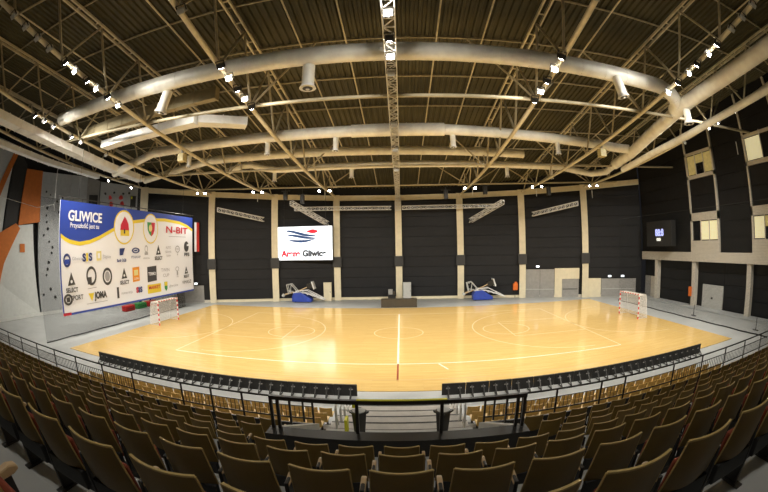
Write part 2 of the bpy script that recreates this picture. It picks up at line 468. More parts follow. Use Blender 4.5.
def cpanel(poly, m, lab, out=0.0, th=.3, seg_default=1, name='climbing_panel'):
    pts = [p if len(p) == 3 else (seg_default, *p) for p in poly]
    fr = [cw(i, s, z, out) for i, s, z in pts]; bk = [cw(i, s, z, out-th) for i, s, z in pts]
    n = len(pts); mb = MB()
    mb.add(fr + bk, [tuple(range(n)), tuple(range(2*n-1, n-1, -1))] + [(i, n+i, n+(i+1) % n, (i+1) % n) for i in range(n)])
    o = mb.build(name, m); return tag(o, lab, 'climbing wall', 'climbing wall panels')
S1 = (PATH[2]-PATH[1]).length; S0 = (PATH[1]-PATH[0]).length
cpanel([(2, 8, 18.5), (1, 8.7, 17.2), (1, 10.35, 12.9), (2, .0, 12.6), (2, 8, 12.6)], M_climb, 'grey overhanging climbing wall section at the far end beside the orange stripe', .3)
cpanel([(8.75, 17.2), (8.2, 16.9), (10.45, 11.6), (10.6, 13.0)], M_climbo, 'narrow slanting orange stripe between grey and pale climbing panels', .42)
cpanel([(8.9, 15.6), (9.75, 8.4), (10.63, 8.0), (10.63, 12.2)], M_climbw, 'narrow pale climbing panel between the orange stripe and the black band', .2)
cpanel([(8.5, 17.1), (6.9, 15.5), (6.75, 14.9), (7.55, 9.0), (9.9, 7.8), (9.5, 8.7)], M_black, 'black leaning band of climbing wall beside the tall orange panel', .12)
cpanel([(6.85, 15.0), (4.55, 15.0), (4.45, 9.55), (7.5, 9.15)], M_climbo, 'tall orange climbing panel under the roof between black and grey bands', .3)
cpanel([(7.9, 9.3), (7.3, 8.8), (9.6, 5.3), (10.6, 2.6), (10.6, 8.1)], M_climbo, 'lower orange wedge of climbing wall beside the white panel', .5)
WP = cpanel([(7.5, 9.1), (5.45, 9.3), (4.95, .02), (2, 6, .02), (2, .0, 3.6), (9.6, 5.3)], M_climbw, 'large white climbing panel with a single small orange square', .34)
mb = MB(); q = [cw(1, 7.28, 7.25, .4), cw(1, 6.6, 7.25, .4), cw(1, 6.6, 6.4, .4), cw(1, 7.28, 6.4, .4)]
q2 = [cw(1, 7.28, 7.25, .32), cw(1, 6.6, 7.25, .32), cw(1, 6.6, 6.4, .32), cw(1, 7.28, 6.4, .32)]
mb.add(q+q2, [(0,1,2,3), (7,6,5,4), (0,4,5,1), (1,5,6,2), (2,6,7,3), (3,7,4,0)]); mb.build('orange_square', M_climbo, WP)
GP = cpanel([(4.5, 14.95), (0.02, 15.1), (0.02, .02), (4.65, .02)], M_climb, 'tall grey climbing panel dotted with dark holds beside the sponsor banner', .2)
GP2 = cpanel([(0, 8.05, 15.0), (0, S0-.02, 15.1), (0, S0-.02, .02), (0, 8.05, .02)], M_climb, 'grey climbing panel at the bend of the wall behind the sponsor banner', .2, name='climbing_panel')
GP3 = cpanel([(0, 6.3, 14.6), (0, 8.0, 14.9), (0, 8.0, 5), (0, 6.3, 5)], M_grey, 'dark recessed climbing panel showing above the sponsor banner', .05)
GP4 = cpanel([(0, 1.0, 14.1), (0, 6.2, 14.5), (0, 6.2, .02), (0, 1.0, .02)], M_climb, 'grey climbing panel with red discs and a black board above the banner', .2)
hold = MB()
def ahold(mb, seg_i, s, z, r, out, mi=0):
    c = cw(seg_i, s, z, out); a, b = PATH[seg_i], PATH[seg_i+1]; d = (b-a).normalized(); n = Vector((-d.y, d.x, 0))
    d3 = Vector((d.x, d.y, 0)); vs = []
    k = 7; rr = [r*random.uniform(.7, 1.2) for _ in range(k)]
    for ring_, off in ((1, 0), (.6, r*.6)):
        for i in range(k):
            t = 2*PI*i/k; vs.append(c + d3*(math.cos(t)*rr[i]*ring_) + Vector((0, 0, math.sin(t)*rr[i]*ring_)) + n*off)
    mb.add(vs, [(i, (i+1) % k, k+(i+1) % k, k+i) for i in range(k)] + [tuple(range(k, 2*k))], mi)
hs = [(3.7,12.85),(3.06,12.57),(3.4,11.1),(3.4,9.6),(3.8,8.2),(2.5,6.9),(3.1,5.3),(3.5,3.95),(3.0,2.4),(2.4,1.5),(3.5,10.3),(3.0,7.5),(2.6,6.3),(3.3,4.6),(3.2,8.9),(2.0,11.9),(1.2,12.4),(1.6,10.8),(4.1,1.9)]
for s, z in hs:
    hb = MB(); ahold(hb, 1, s, z, random.uniform(.13, .24), .2); kid(GP, hb.build('hold', M_black, GP))
for s, z, c in [(4.79,12.65,0),(3.27,12.71,0),(4.61,11.94,0),(3.09,11.99,0),(4.3,13.3,1),(3.0,13.2,1),(5.5,13.1,1),(2.2,13.3,1)]:
    hb = MB(); ahold(hb, 0, s, z, .3 if c == 0 else .16, .2); hb.build('hold', M_red if c == 0 else M_black, GP4)
def cslab(name, seg_i, s0, s1, z0, z1, out, m, parent):
    mb = MB(); f = [cw(seg_i, s0, z0, out), cw(seg_i, s1, z0, out), cw(seg_i, s1, z1, out), cw(seg_i, s0, z1, out)]
    b = [cw(seg_i, s0, z0, out-.06), cw(seg_i, s1, z0, out-.06), cw(seg_i, s1, z1, out-.06), cw(seg_i, s0, z1, out-.06)]
    mb.add(f+b, [(0,1,2,3), (7,6,5,4), (0,4,5,1), (1,5,6,2), (2,6,7,3), (3,7,4,0)]); return mb.build(name, m, parent)
cslab('black_board', 0, 1.25, 2.0, 11.6, 13.0, .28, M_black, GP4); cslab('yellow_mark', 0, 1.75, 1.95, 12.6, 12.9, .31, M_yellow, GP4)
cslab('black_board', 0, 6.5, 7.7, 11.2, 12.9, .14, M_black, GP3)
# floor mats in front of the climbing wall
MB().prism([(-33.6, 6.5), (-36.2, 1.5), (-37.6, -8), (-37.6, -14), (-35.5, -14), (-35.3, -6), (-34, 1.5), (-31.6, 5.2)], 'z', 0, .06).build('floor_mat', M_greylt, kind='structure')

# rear of the hall behind the viewer
MB().bb(-40, 31, -35.4, -35, 0, 21).build('wall_front', M_conc_dark, kind='structure')

# ------------------------------------------------------------------ roof girders
def girder(x, lab, y0=-27.0, y1=16.6, cat='roof truss'):
    if x <= -29: y1 = 7.0; 
    if x >= 28: y1 = 8.0
    root = empty('roof_truss', (x, 0, 0)); tag(root, lab, cat, 'roof girders')
    ys = [y0 + (y1-y0)*i/24 for i in range(25)]
    b = MB().tube([(0, y, zb(x, y)) for y in ys], .125, 8); b.build('bottom_chord', M_steel_lt, root)
    t = MB()
    for dx in (-.2, .2):
        for a, c in zip(ys, ys[1:]):
            t.bar((dx, a, zt(x, a)), (dx, c, zt(x, c)), .09, .14)
    for y in ys:
        t.bar((-.2, y, zt(x, y)), (.2, y, zt(x, y)), .07)
    t.build('top_chord', M_steel_lt, root)
    y = -13.6 - 4.05*3; nodes = []
    while y < y1: nodes.append(y); y += 4.05
    for i, yb in enumerate(nodes):
        for ya in (yb - 2.02, yb + 2.02):
            if ya < y1 and ya > -27:
                MB().tube([(0, yb, zb(x, yb)), (0, ya, zt(x, ya))], .075, 6).build('diagonal_brace', M_steel, root)
    return root
names = {-29.5: 'roof truss over the climbing wall', -22.4: 'roof truss with lamps, next in from the climbing wall',
         -15: 'roof truss with lamps, second left of the central lighting truss', -7.5: 'roof truss with lamps, first left of the central lighting truss',
         7.5: 'roof truss with lamps, first right of the central lighting truss', 15: 'roof truss with lamps, second right of the central lighting truss',
         22.4: 'roof truss with lamps, nearest the windowed side wall'}
for x, lab in names.items(): girder(x, lab)

# cross beams between girders
def xbeam(y, x0, x1, dz, r, lab, grp='cross ties'):
    n = 24; pts = [(x0+(x1-x0)*i/n, y, zb(x0+(x1-x0)*i/n, y)+dz) for i in range(n+1)]
    o = MB().tube(pts, r, 8).build('cross_tie', M_steel, None); return tag(o, lab, 'beam', grp)
xbeam(-9.55, -29.5, 29.1, .05, .11, 'steel cross tie under the roof beyond the large round duct')
xbeam(2.6, -29.5, 29.1, .25, .09, 'steel cross tie above the three parallel ducts')
xbeam(10.7, -29.0, 27.5, .25, .09, 'steel cross tie nearest the dark end wall')
# sloping knee braces from girders to the roof
bi = 0
gx = [-29.5, -22.4, -15, -7.5, 7.5, 15, 22.4, 28.7]
for yi, y in enumerate((-9.55, 2.6, 10.7)):
    for x in gx[1:-1]:
        for s in (-1, 1):
            if abs(x) == 7.5 and s*x < 0: tx = x + s*3.4
            else: tx = x + s*3.7
            o = MB().tube([(x, y, zb(x, y)), (tx, y, zt(tx, y)+.1)], .06, 6).build('sway_brace', M_steel)
            side = 'left' if x < 0 else 'right'
            tag(o, 'slanting steel sway brace, %s cross tie row, %s of centre, %s truss, %s' % (('nearest', 'middle', 'farthest')[yi], side, {7.5: 'first', 15: 'second', 22.4: 'third'}[abs(x)], 'leaning inward' if s*x < 0 else 'leaning outward'), 'brace', 'sway braces')
# purlins
for i in range(11):
    y = -25.7 + 4.05*i
    if y > 13: continue
    xl = -36.6 if y < 0 else -29.5; xr = 28.8 if y < 8 else 24; pts = [(xl+(xr-xl)*k/24, y, zt(xl+(xr-xl)*k/24, y)+.22) for k in range(25)]
    tag(MB().tube(pts, .06, 6).build('purlin', M_steel), 'thin roof purlin crossing the corrugated deck, %s from the dark end wall' % ordn(11-i), 'purlin', 'roof purlins')
for i, x in enumerate((-26, -18.7, -11.2, -4.9, -2.4, 2.4, 4.9, 11.2, 18.7, 25.8)):
    ys = [-27 + 43*k/16 for k in range(17)]
    lab = 'thin pale rod under the roof deck running towards the end wall, %s %s of centre' % (ordn(5-i if i < 5 else i-4), 'left' if i < 5 else 'right')
    tag(MB().tube([(x, y, zt(x, y)+.05) for y in ys], .05, 6).build('roof_rod', M_steel_lt), lab, 'rod', 'roof rods')

# central lighting truss: aluminium box lattice
def box_truss(name, p0, p1, w, h, bay, r, m, lab, cat='lighting truss', grp=None, up=Vector((0,0,1)), zfun=None):
    p0 = Vector(p0); p1 = Vector(p1); L = (p1-p0).length; d = (p1-p0)/L; sx = d.cross(up).normalized(); n = max(2, int(L/bay))
    P = []
    for i in range(n+1):
        c = p0 + d*(L*i/n)
        if zfun: c.z = zfun(c.x, c.y)
        P.append(c)
    root = empty(name, (0,0,0)); tag(root, lab, cat, grp)
    cor = [(-w/2, -h/2), (w/2, -h/2), (w/2, h/2), (-w/2, h/2)]
    for a, b in cor:
        MB().tube([p + sx*a + up*b for p in P], r, 6).build('chord', m, root)
    lac = MB()
    for i in range(n):
        for k in range(4):
            a = cor[k]; b = cor[(k+1) % 4]
            if i % 2: a, b = b, a
            lac.bar(P[i] + sx*a[0] + up*a[1], P[i+1] + sx*b[0] + up*b[1], r*1.1)
        for k in range(4):
            a = cor[k]; b = cor[(k+1) % 4]
            lac.bar(P[i] + sx*a[0] + up*a[1], P[i] + sx*b[0] + up*b[1], r*1.1)
    lac.build('lacing', m, root)
    return root
ct = box_truss('lighting_truss', (0, -26, 0), (0, 17.2, 0), .46, .46, .5, .03, M_alu, 'long central aluminium lighting truss running to the end wall column', zfun=lambda x, y: zb(0, y) + .1)
box_truss('lighting_truss', (0, 17.35, 10.8), (0, 17.35, 12.6), .55, .4, .45, .03, M_alu, 'short upright aluminium truss fixed on the central end wall column', up=Vector((0, 1, 0)))

# hanging stage trusses near the end wall
sp = [((-11.3, 11.0, 11.25), (-8.4, 16.3, 9.3), 'short aluminium truss dropping towards the wall above the video screen'),
      ((11.3, 11.4, 11.0), (8.6, 16.3, 9.35), 'short aluminium truss dropping towards the wall right of centre'),
      ((-20.6, 11.2, 11.0), (-15.9, 14.5, 9.9), 'short aluminium truss between the two columns left of the video screen'),
      ((20.6, 11.2, 10.95), (15.9, 14.5, 9.95), 'short aluminium truss above the tall grey doors')]
for a, b, lab in sp: box_truss('stage_truss', a, b, .45, .45, .5, .035, M_alu, lab, 'stage truss', 'hanging stage trusses')
box_truss('stage_truss', (-12.3, 15.6, 11.1), (-.8, 16.6, 11.0), .4, .4, .5, .03, M_alu, 'long level aluminium truss above the video screen', 'stage truss', 'hanging stage trusses')
box_truss('stage_truss', (.5, 16.6, 11.0), (12.0, 15.6, 11.05), .4, .4, .5, .03, M_alu, 'long level aluminium truss just right of the central column', 'stage truss', 'hanging stage trusses')

# ------------------------------------------------------------------ ducts
def seams(pts, r, step=1.2, n=14, mb=None):
    return mb
def duct(pts, r, lab, m=M_duct, n=16):
    pts = [Vector(p) for p in pts]
    root = empty('ventilation_duct'); tag(root, lab, 'duct', 'round ventilation ducts')
    MB().tube(pts, r, n).build('duct_run', m, root)
    L = 0; nxt = .8
    for a, b in zip(pts, pts[1:]):
        sl = (b-a).length; d = (b-a).normalized()
        while nxt < L + sl:
            p = a + d*(nxt-L); MB().tube([p - d*.03, p + d*.03], r*1.035, n, cap=True).build('joint_flange', m, root)
            nxt += 1.5
        L += sl
    return root
def lin(p, q, n=24):
    p = Vector(p); q = Vector(q); return [p + (q-p)*i/n for i in range(n+1)]
duct(lin((-22.6, -11.7, 15.5), (15.6, -11.2, 15.4)) + [(16.8, -11.0, 15.2), (17.6, -10.6, 14.95), (18.0, -9.8, 14.7)], .47, 'large round duct crossing the whole hall nearest the viewer')
duct(lin((-20, -2.3, 14.55), (-3, -2.4, 14.4)) , .40, 'round duct left of centre, second back from the seats')
duct(lin((-3, -2.4, 14.4), (3.4, -2.4, 14.4)), .46, 'thicker middle length of the second round duct')
duct(lin((3.4, -2.4, 14.4), (17.6, -.8, 14.4)) + [(18.8, -.9, 14.3), (19.5, -1.6, 14.1)], .38, 'round duct right of centre, second back from the seats')
duct(lin((-16.5, 2.3, 14.45), (11.3, 3.8, 14.4)), .38, 'third round duct back from the seats, ending in an open cap')
duct([(-17, 6.2, 14.1), (-15.3, 6.2, 14.6), (-14, 6.1, 14.6), (-12.8, 6.2, 14.2), (-11.6, 6.4, 14.0)] + lin((-10.5, 6.6, 14.0), (16.5, 7.0, 14.1)) + [(18.5, 7.3, 13.9), (20.3, 7.0, 13.6), (21.4, 5.6, 13.6), (20.6, 2.6, 13.7)], .33, 'slender round duct nearest the end wall, bent at both ends')
duct([(20.6, 2.6, 13.7), (19.9, -1.5, 13.9), (18.9, -5.5, 14.2), (18.1, -10, 14.6)] + lin((17.9, -11, 14.7), (17.7, -24, 15.6), 8), .46, 'large round duct running beside the windowed side wall')
duct([(20.4, 1.0, 12.9), (20.0, -4, 13.2), (19.9, -9, 13.5), (19.9, -15, 14.0), (20.0, -24, 14.8)], .24, 'thin round duct under the large one by the windowed side wall')
M_tan = mat('tan_duct', (.30, .25, .14), .6)
# rectangular ducts at left
def rduct(pts, w, h, lab, m=M_ductw):
    root = empty('rectangular_duct'); tag(root, lab, 'duct', 'rectangular ducts')
    b = MB()
    for a, c in zip(pts, pts[1:]): b.bar(a, c, w, h)
    b.build('duct_run', m, root)
    for a, c in zip(pts, pts[1:]):
        a = Vector(a); c = Vector(c); L = (c-a).length; d = (c-a)/L; k = int(L/1.4)
        for i in range(k+1):
            p = a + d*(L*(i+.02)/(k+.04)); MB().bar(p - d*.03, p + d*.03, w+.07, h+.07).build('joint_flange', m, root)
    return root
rduct([(-23.4, -21, 15.0), (-25.4, -3, 13.9), (-26.2, 3, 13.8)], 1.1, .55, 'wide rectangular duct running beside the climbing wall')
rduct([(-27.6, -20, 14.6), (-29.0, -8, 14.0), (-29.3, -1, 13.8)], .7, .4, 'narrower rectangular duct closest to the climbing wall')
rduct([(-21.6, -7.2, 14.35), (-12.4, -7.2, 14.6), (-9.6, -5.4, 14.6)], .95, .55, 'rectangular duct crossing between trusses left of centre')
rduct([(-22.6, -9.0, 14.9), (-10.3, -8.6, 15.6)], .5, .8, 'tan rectangular duct just behind the cross tie, left side', M_tan)
duct(lin((-26, -1.5, 13.6), (-20, -2.3, 14.55), 5), .35, 'short round duct joining the left rectangular duct')
duct(lin((-26, 3.6, 13.7), (-16.5, 2.3, 14.45), 5), .33, 'short round duct joining the third duct, left side')

# nozzles
def nozzle(loc, r, h, lab, tilt=(0, 0), m=M_duct):
    root = empty('air_nozzle', loc); tag(root, lab, 'air nozzle', 'air nozzles under the ducts')
    root.rotation_euler = (tilt[0], tilt[1], 0)
    MB().tube([(0, 0, 0), (0, 0, -h*.85)], r, 14).build('barrel', m, root)
    MB().tube([(0, 0, -h*.85), (0, 0, -h)], [r*1.0, r*1.35], 18).build('diffuser', M_white, root)
    MB().tube([(0, 0, -h*.99), (0, 0, -h*1.02)], r*.8, 14).tube([(0, 0, -h*1.02), (0, 0, -h*1.05)], r*.3, 10, mi=1).build('outlet_disc', [M_black, M_white], root)
    return root
nozzle((-3.9, -11.25, 15.1), .30, 1.35, 'large hanging air nozzle left of the central truss')
nozzle((-12.2, -11.2, 15.1), .30, 1.3, 'large hanging air nozzle between second and third left trusses', (0, .25))
nozzle((11.9, -11.5, 15.1), .28, 1.2, 'large hanging air nozzle between the first and second right trusses', (0, -.2))
nozzle((17.9, -11.1, 14.6), .28, 1.2, 'large hanging air nozzle at the corner of the right ducts')
for x, y, z, lab in [(-17.0, -.9, 14.2, 'small air nozzle far left under the second duct'), (-9.2, -2.2, 14.1, 'small air nozzle left of the first left truss, second duct'),
                     (-4.1, -2.3, 14.0, 'small air nozzle left of centre under the second duct'), (4.0, -2.2, 14.1, 'small air nozzle right of centre under the second duct'),
                     (12.4, -1.4, 14.1, 'small air nozzle right of the first right truss, second duct'),
                     (-4.2, 6.8, 13.8, 'small air nozzle left of centre under the slender duct'), (10.6, 6.9, 13.8, 'small air nozzle right of centre under the slender duct'),
                     (-11.7, 6.5, 13.8, 'small air nozzle at the left bend of the slender duct'), (15.4, 7.0, 13.8, 'small air nozzle near the right end of the slender duct')]:
    nozzle((x, y, z), .19, .95, lab)

# ------------------------------------------------------------------ floodlights
M_lens = mat('flood_lens', (1.0, .96, .90), .5, var=0, emit=60)
M_lensoff = mat('flood_lens_off', (.45, .42, .36), .2, var=0)
def make_flood(lit):
    root = empty('floodlight')
    b = MB().box((0, 0, -.16), (.34, .26, .22)); hs_ = kid(root, b.build('housing', M_black if lit else M_greylt, root, bevel=.02))
    y = MB().box((-.2, 0, -.06), (.03, .05, .26)).box((.2, 0, -.06), (.03, .05, .26)).box((0, 0, .07), (.42, .05, .03)); kid(root, y.build('yoke', M_rail, root))
    l = MB().tube([(0, 0, -.265), (0, 0, -.285)], .13, 14); kid(hs_, l.build('lens', M_lens if lit else M_lensoff, hs_))
    return root
fl_lit = make_flood(True); fl_off = make_flood(False); used = {True: False, False: False}
POW = 3000.0
def flood(x, y, lit, lab, power=1.0, aim=None, dz=-.14):
    src = fl_lit if lit else fl_off
    r = src if not used[lit] else copy_tree(src); used[lit] = True
    z = zb(x, y) + dz
    r.location = (x, y, z); tag(r, lab, 'floodlight', 'floodlights on the trusses')
    tgt = Vector(aim if aim else (x*.85, 1.0, 0)); d = (tgt - Vector((x, y, z))).normalized()
    r.rotation_mode = 'QUATERNION'; r.rotation_quaternion = Vector((0, 0, -1)).rotation_difference(d)
    if lit and power > 0:
        ld = bpy.data.lights.new('flood_beam', 'SPOT'); ld.energy = POW*power; ld.spot_size = math.radians(125); ld.spot_blend = .8; ld.shadow_soft_size = .16
        ld.color = (1.0, .95, .85)
        lo = bpy.data.objects.new('flood_beam', ld); COL.objects.link(lo); lo.parent = r; lo.location = (0, 0, -.34)
    return r
tn = {7.5: 'first', 15: 'second', 22.4: 'third'}
for x in (-22.4, -15, -7.5, 7.5, 15, 22.4):
    side = 'left' if x < 0 else 'right'; T = '%s truss %s of centre' % (tn[abs(x)], side)
    ys = {7.5: (-14.0, -12.0, -10.1), 15: (-17.7, -15.8, -13.9), 22.4: (-14.8, -13.8, -12.8, -10.8)}[abs(x)]
    for i, y in enumerate(ys):
        flood(x + (.25 if x < 0 else -.25), y, True, 'lit floodlight on the %s, %s from the seats' % (T, ordn(i+1)), power=.75 if len(ys) == 3 else .65)
    off = {7.5: (-17.8, -13.0, -11.0), 15: (-22.0, -21.0, -20.0, -19.0, -16.8, -14.9, -12.8), 22.4: (-9.6, -6.5)}[abs(x)]
    for i, y in enumerate(off):
        flood(x + (.25 if x < 0 else -.25), y, False, 'unlit pale floodlight on the %s, %s from the seats' % (T, ordn(i+1)))
    for i, dx in enumerate((-.55, .55)):
        flood(x + dx, 10.2, True, '%s lit floodlight at the far end of the %s' % ('inner' if dx*x < 0 else 'outer', T), power=.55, aim=(x*.8, 3.0, 0), dz=-.05)
for i, y in enumerate((1.0, 5.0)):
    flood(-29.3, y, True, 'lit floodlight above the climbing wall, %s one' % ('nearer' if i == 0 else 'farther'), power=1.5, aim=(-30.5, y-9, 0))
# lamps on the central truss (lit, small)
for i, y in enumerate((-18.6, -17.2, -14.6)):
    flood(0, y, True, 'lit floodlight in the central aluminium truss, %s from the seats' % ordn(i+1), power=.35, dz=-.18)
for i, y in enumerate((-16, -13.4, -12.2, -7, -3, 2)):
    flood(0, y, False, 'unlit lamp in the central aluminium truss, %s from the seats' % ordn(i+1), dz=-.18)

for i, x in enumerate((-11.2, 0.0, 11.2)):  # added fill lamps, out of frame above the camera, to lighten the seat backs
    for j, y in enumerate((-26.5,)):
        flood(x, y, True, 'added unseen fill floodlight above the upper seats, %s' % ('near the climbing wall side', 'in the middle', 'near the windowed wall side')[i], power=.33, aim=(x*1.1, -18.0, 2), dz=-.2)
# black hanging speakers near the end wall
def speaker(x, y, z, lab):
    root = empty('hanging_speaker', (x, y, z)); tag(root, lab, 'speaker', 'black hanging speakers')
    MB().box((0, 0, -.45), (.42, .4, .9)).build('cabinet', M_black, root, bevel=.04)
    MB().tube([(0, 0, 0), (0, 0, zb(x, y) - z + .25)], .03, 6).build('hanger', M_rail, root)
    MB().box((0, 0, .06), (1.0, .12, .08)).build('hanger_bar', M_black, root)
speaker(-11.9, 10.7, 12.5, 'black hanging speaker farthest left before the end wall')
speaker(-10.0, 10.7, 12.0, 'black hanging speaker just left of the first left truss')
speaker(5.0, 10.7, 12.1, 'black hanging speaker just left of the first right truss')
speaker(9.2, 10.7, 12.6, 'black hanging speaker just right of the first right truss')
speaker(16.6, 10.7, 12.6, 'black hanging speaker right of the second right truss')

# projectors / yellow lamps on second trusses
def projector(x, y, lab):
    z = zb(x, y) - .55
    root = empty('projector', (x, y, z)); tag(root, lab, 'projector', 'boxy lamps under the trusses')
    MB().box((0, 0, 0), (.55, .55, .6)).build('body', M_pyl_box, root, bevel=.05)
    MB().box((0, 0, .42), (.08, .3, .3)).build('bracket', M_greylt, root)
    MB().tube([(0, .27, 0), (0, .36, 0)], .18, 12).build('front_lens', M_white, root)
M_pyl_box = mat('pale_yellow_housing', (.55, .46, .22), .5)
projector(-15.2, -4.6, 'boxy yellowish lamp under the second truss left of centre')
projector(15.15, -3.6, 'boxy yellowish lamp under the second truss right of centre')
# cable drops
def cable(x, y, z0, z1, lab, r=.02):
    tag(MB().tube([(x, y, z0), (x, y, z1)], r, 5).build('hanging_cable', M_white), lab, 'cable', 'hanging cables')
cable(-28.7, -7.2, 9.9, 14.4, 'pale cable hanging in front of the climbing wall')
cable(28.1, -8.2, 13.3, 14.4, 'short pale cable hanging before the windowed wall', .04); cable(28.1, -11.2, 13.5, 14.8, 'short pale cable near the upper window of the side wall', .04)
for x in (-15.3, -7.6, 7.9, 15.2, 22.6):
    cable(x, 11.0, 11.6, 12.5, 'short pale cable end below the far lamps of %s truss %s of centre' % (tn[{15.3: 15, 7.6: 7.5, 7.9: 7.5, 15.2: 15, 22.6: 22.4}[abs(x)]], 'left' if x < 0 else 'right'), .035)
tag(MB().tube([(-30, -18, 11.3), (-29.3, -9, 10.1), (-25.5, -9.4, 9.95)], .02, 5).build('hanging_cable', M_white), 'long pale cable sagging past the climbing wall', 'cable', 'hanging cables')

# ------------------------------------------------------------------ video screen
def screen():
    x0, x1, z0, z1, y = -14.55, -7.75, 5.0, 9.0, 15.75
    root = empty('video_screen', (0, 0, 0)); tag(root, 'large lit white video screen with wavy logo hanging on the dark end wall', 'screen')
    MB().bb(x0-.06, x1+.06, y, y+.3, z0-.06, z1+.06).build('housing', M_black, root)
    m = mat('lit_screen', (.86, .92, 1.0), .5, var=0, emit=1.1); m.cycles.emission_sampling = 'AUTO'
    disp = MB().bb(x0, x1, y-.03, y, z0, z1).build('display', m, root)
    ms = mat('screen_blue', (.012, .05, .17), .5, var=0, emit=.5); mr = mat('screen_red', (.72, .003, .02), .5, var=0, emit=.9); mk = mat('screen_grey', (.012, .012, .018), .5, var=0, emit=.3)
    W = x1-x0; H = z1-z0
    def wave(pts_t, pts_b):
        mb = MB(); n = len(pts_t)
        vs = [(x0+W*u, y-.04, z0+H*v) for u, v in pts_t] + [(x0+W*u, y-.04, z0+H*v) for u, v in pts_b]
        mb.add(vs, [(i, n+i, n+i+1, i+1) for i in range(n-1)]); mb.build('logo_wave', ms, disp)
    def curve(y0, amp, th, ua, ub):
        t = []; b = []
        for i in range(21):
            s = i/20; u = ua + (ub-ua)*s
            c = y0 + amp*math.cos(PI*(s*1.15+.05)); w = th*math.sin(PI*min(1, .12+s*.88))**.7
            t.append((u, c+w)); b.append((u, c-w))
        return t, b
    wave(*curve(.80, .075, .040, .17, .74)); wave(*curve(.70, .05, .038, .20, .74))
    t = []; b = []
    for i in range(21):
        s = i/20; u = .22+.5*s; c = .61 - .075*math.sin(PI*(s*.85+.05)) + .05*s; w = .038*math.sin(PI*min(1, .1+s*.9))
        t.append((u, c+w)); b.append((u, c-w))
    wave(t, b)
    mb = MB(); vs = []; n = 20
    for i in range(n):
        a = 2*PI*i/n; u = .64 + .105*math.cos(a); v = .85 + .06*math.sin(a)
        if math.cos(a) < 0: v = .85 + .06*math.sin(a)*(1+math.cos(a)*.6); u -= .0
        vs.append((x0+W*u, y-.04, z0+H*v))
    mb.add(vs, [tuple(range(n))]); mb.build('logo_drop', mr, disp)
    text('lettering', 'Arena', (x0+W*.25, y-.08, z0+H*.19), (PI/2, 0, 0), 1.0, mr, disp, width=W*.36, bold=.05)
    text('lettering', 'Gliwice', (x0+W*.68, y-.08, z0+H*.19), (PI/2, 0, 0), 1.0, mk, disp, width=W*.43, bold=.05)
    for xx in (x0+.8, x1-.8): MB().tube([(xx, y+.15, z1), (xx, y+.15, 12.6)], .02, 5).build('hanger', M_rail, root)
screen()

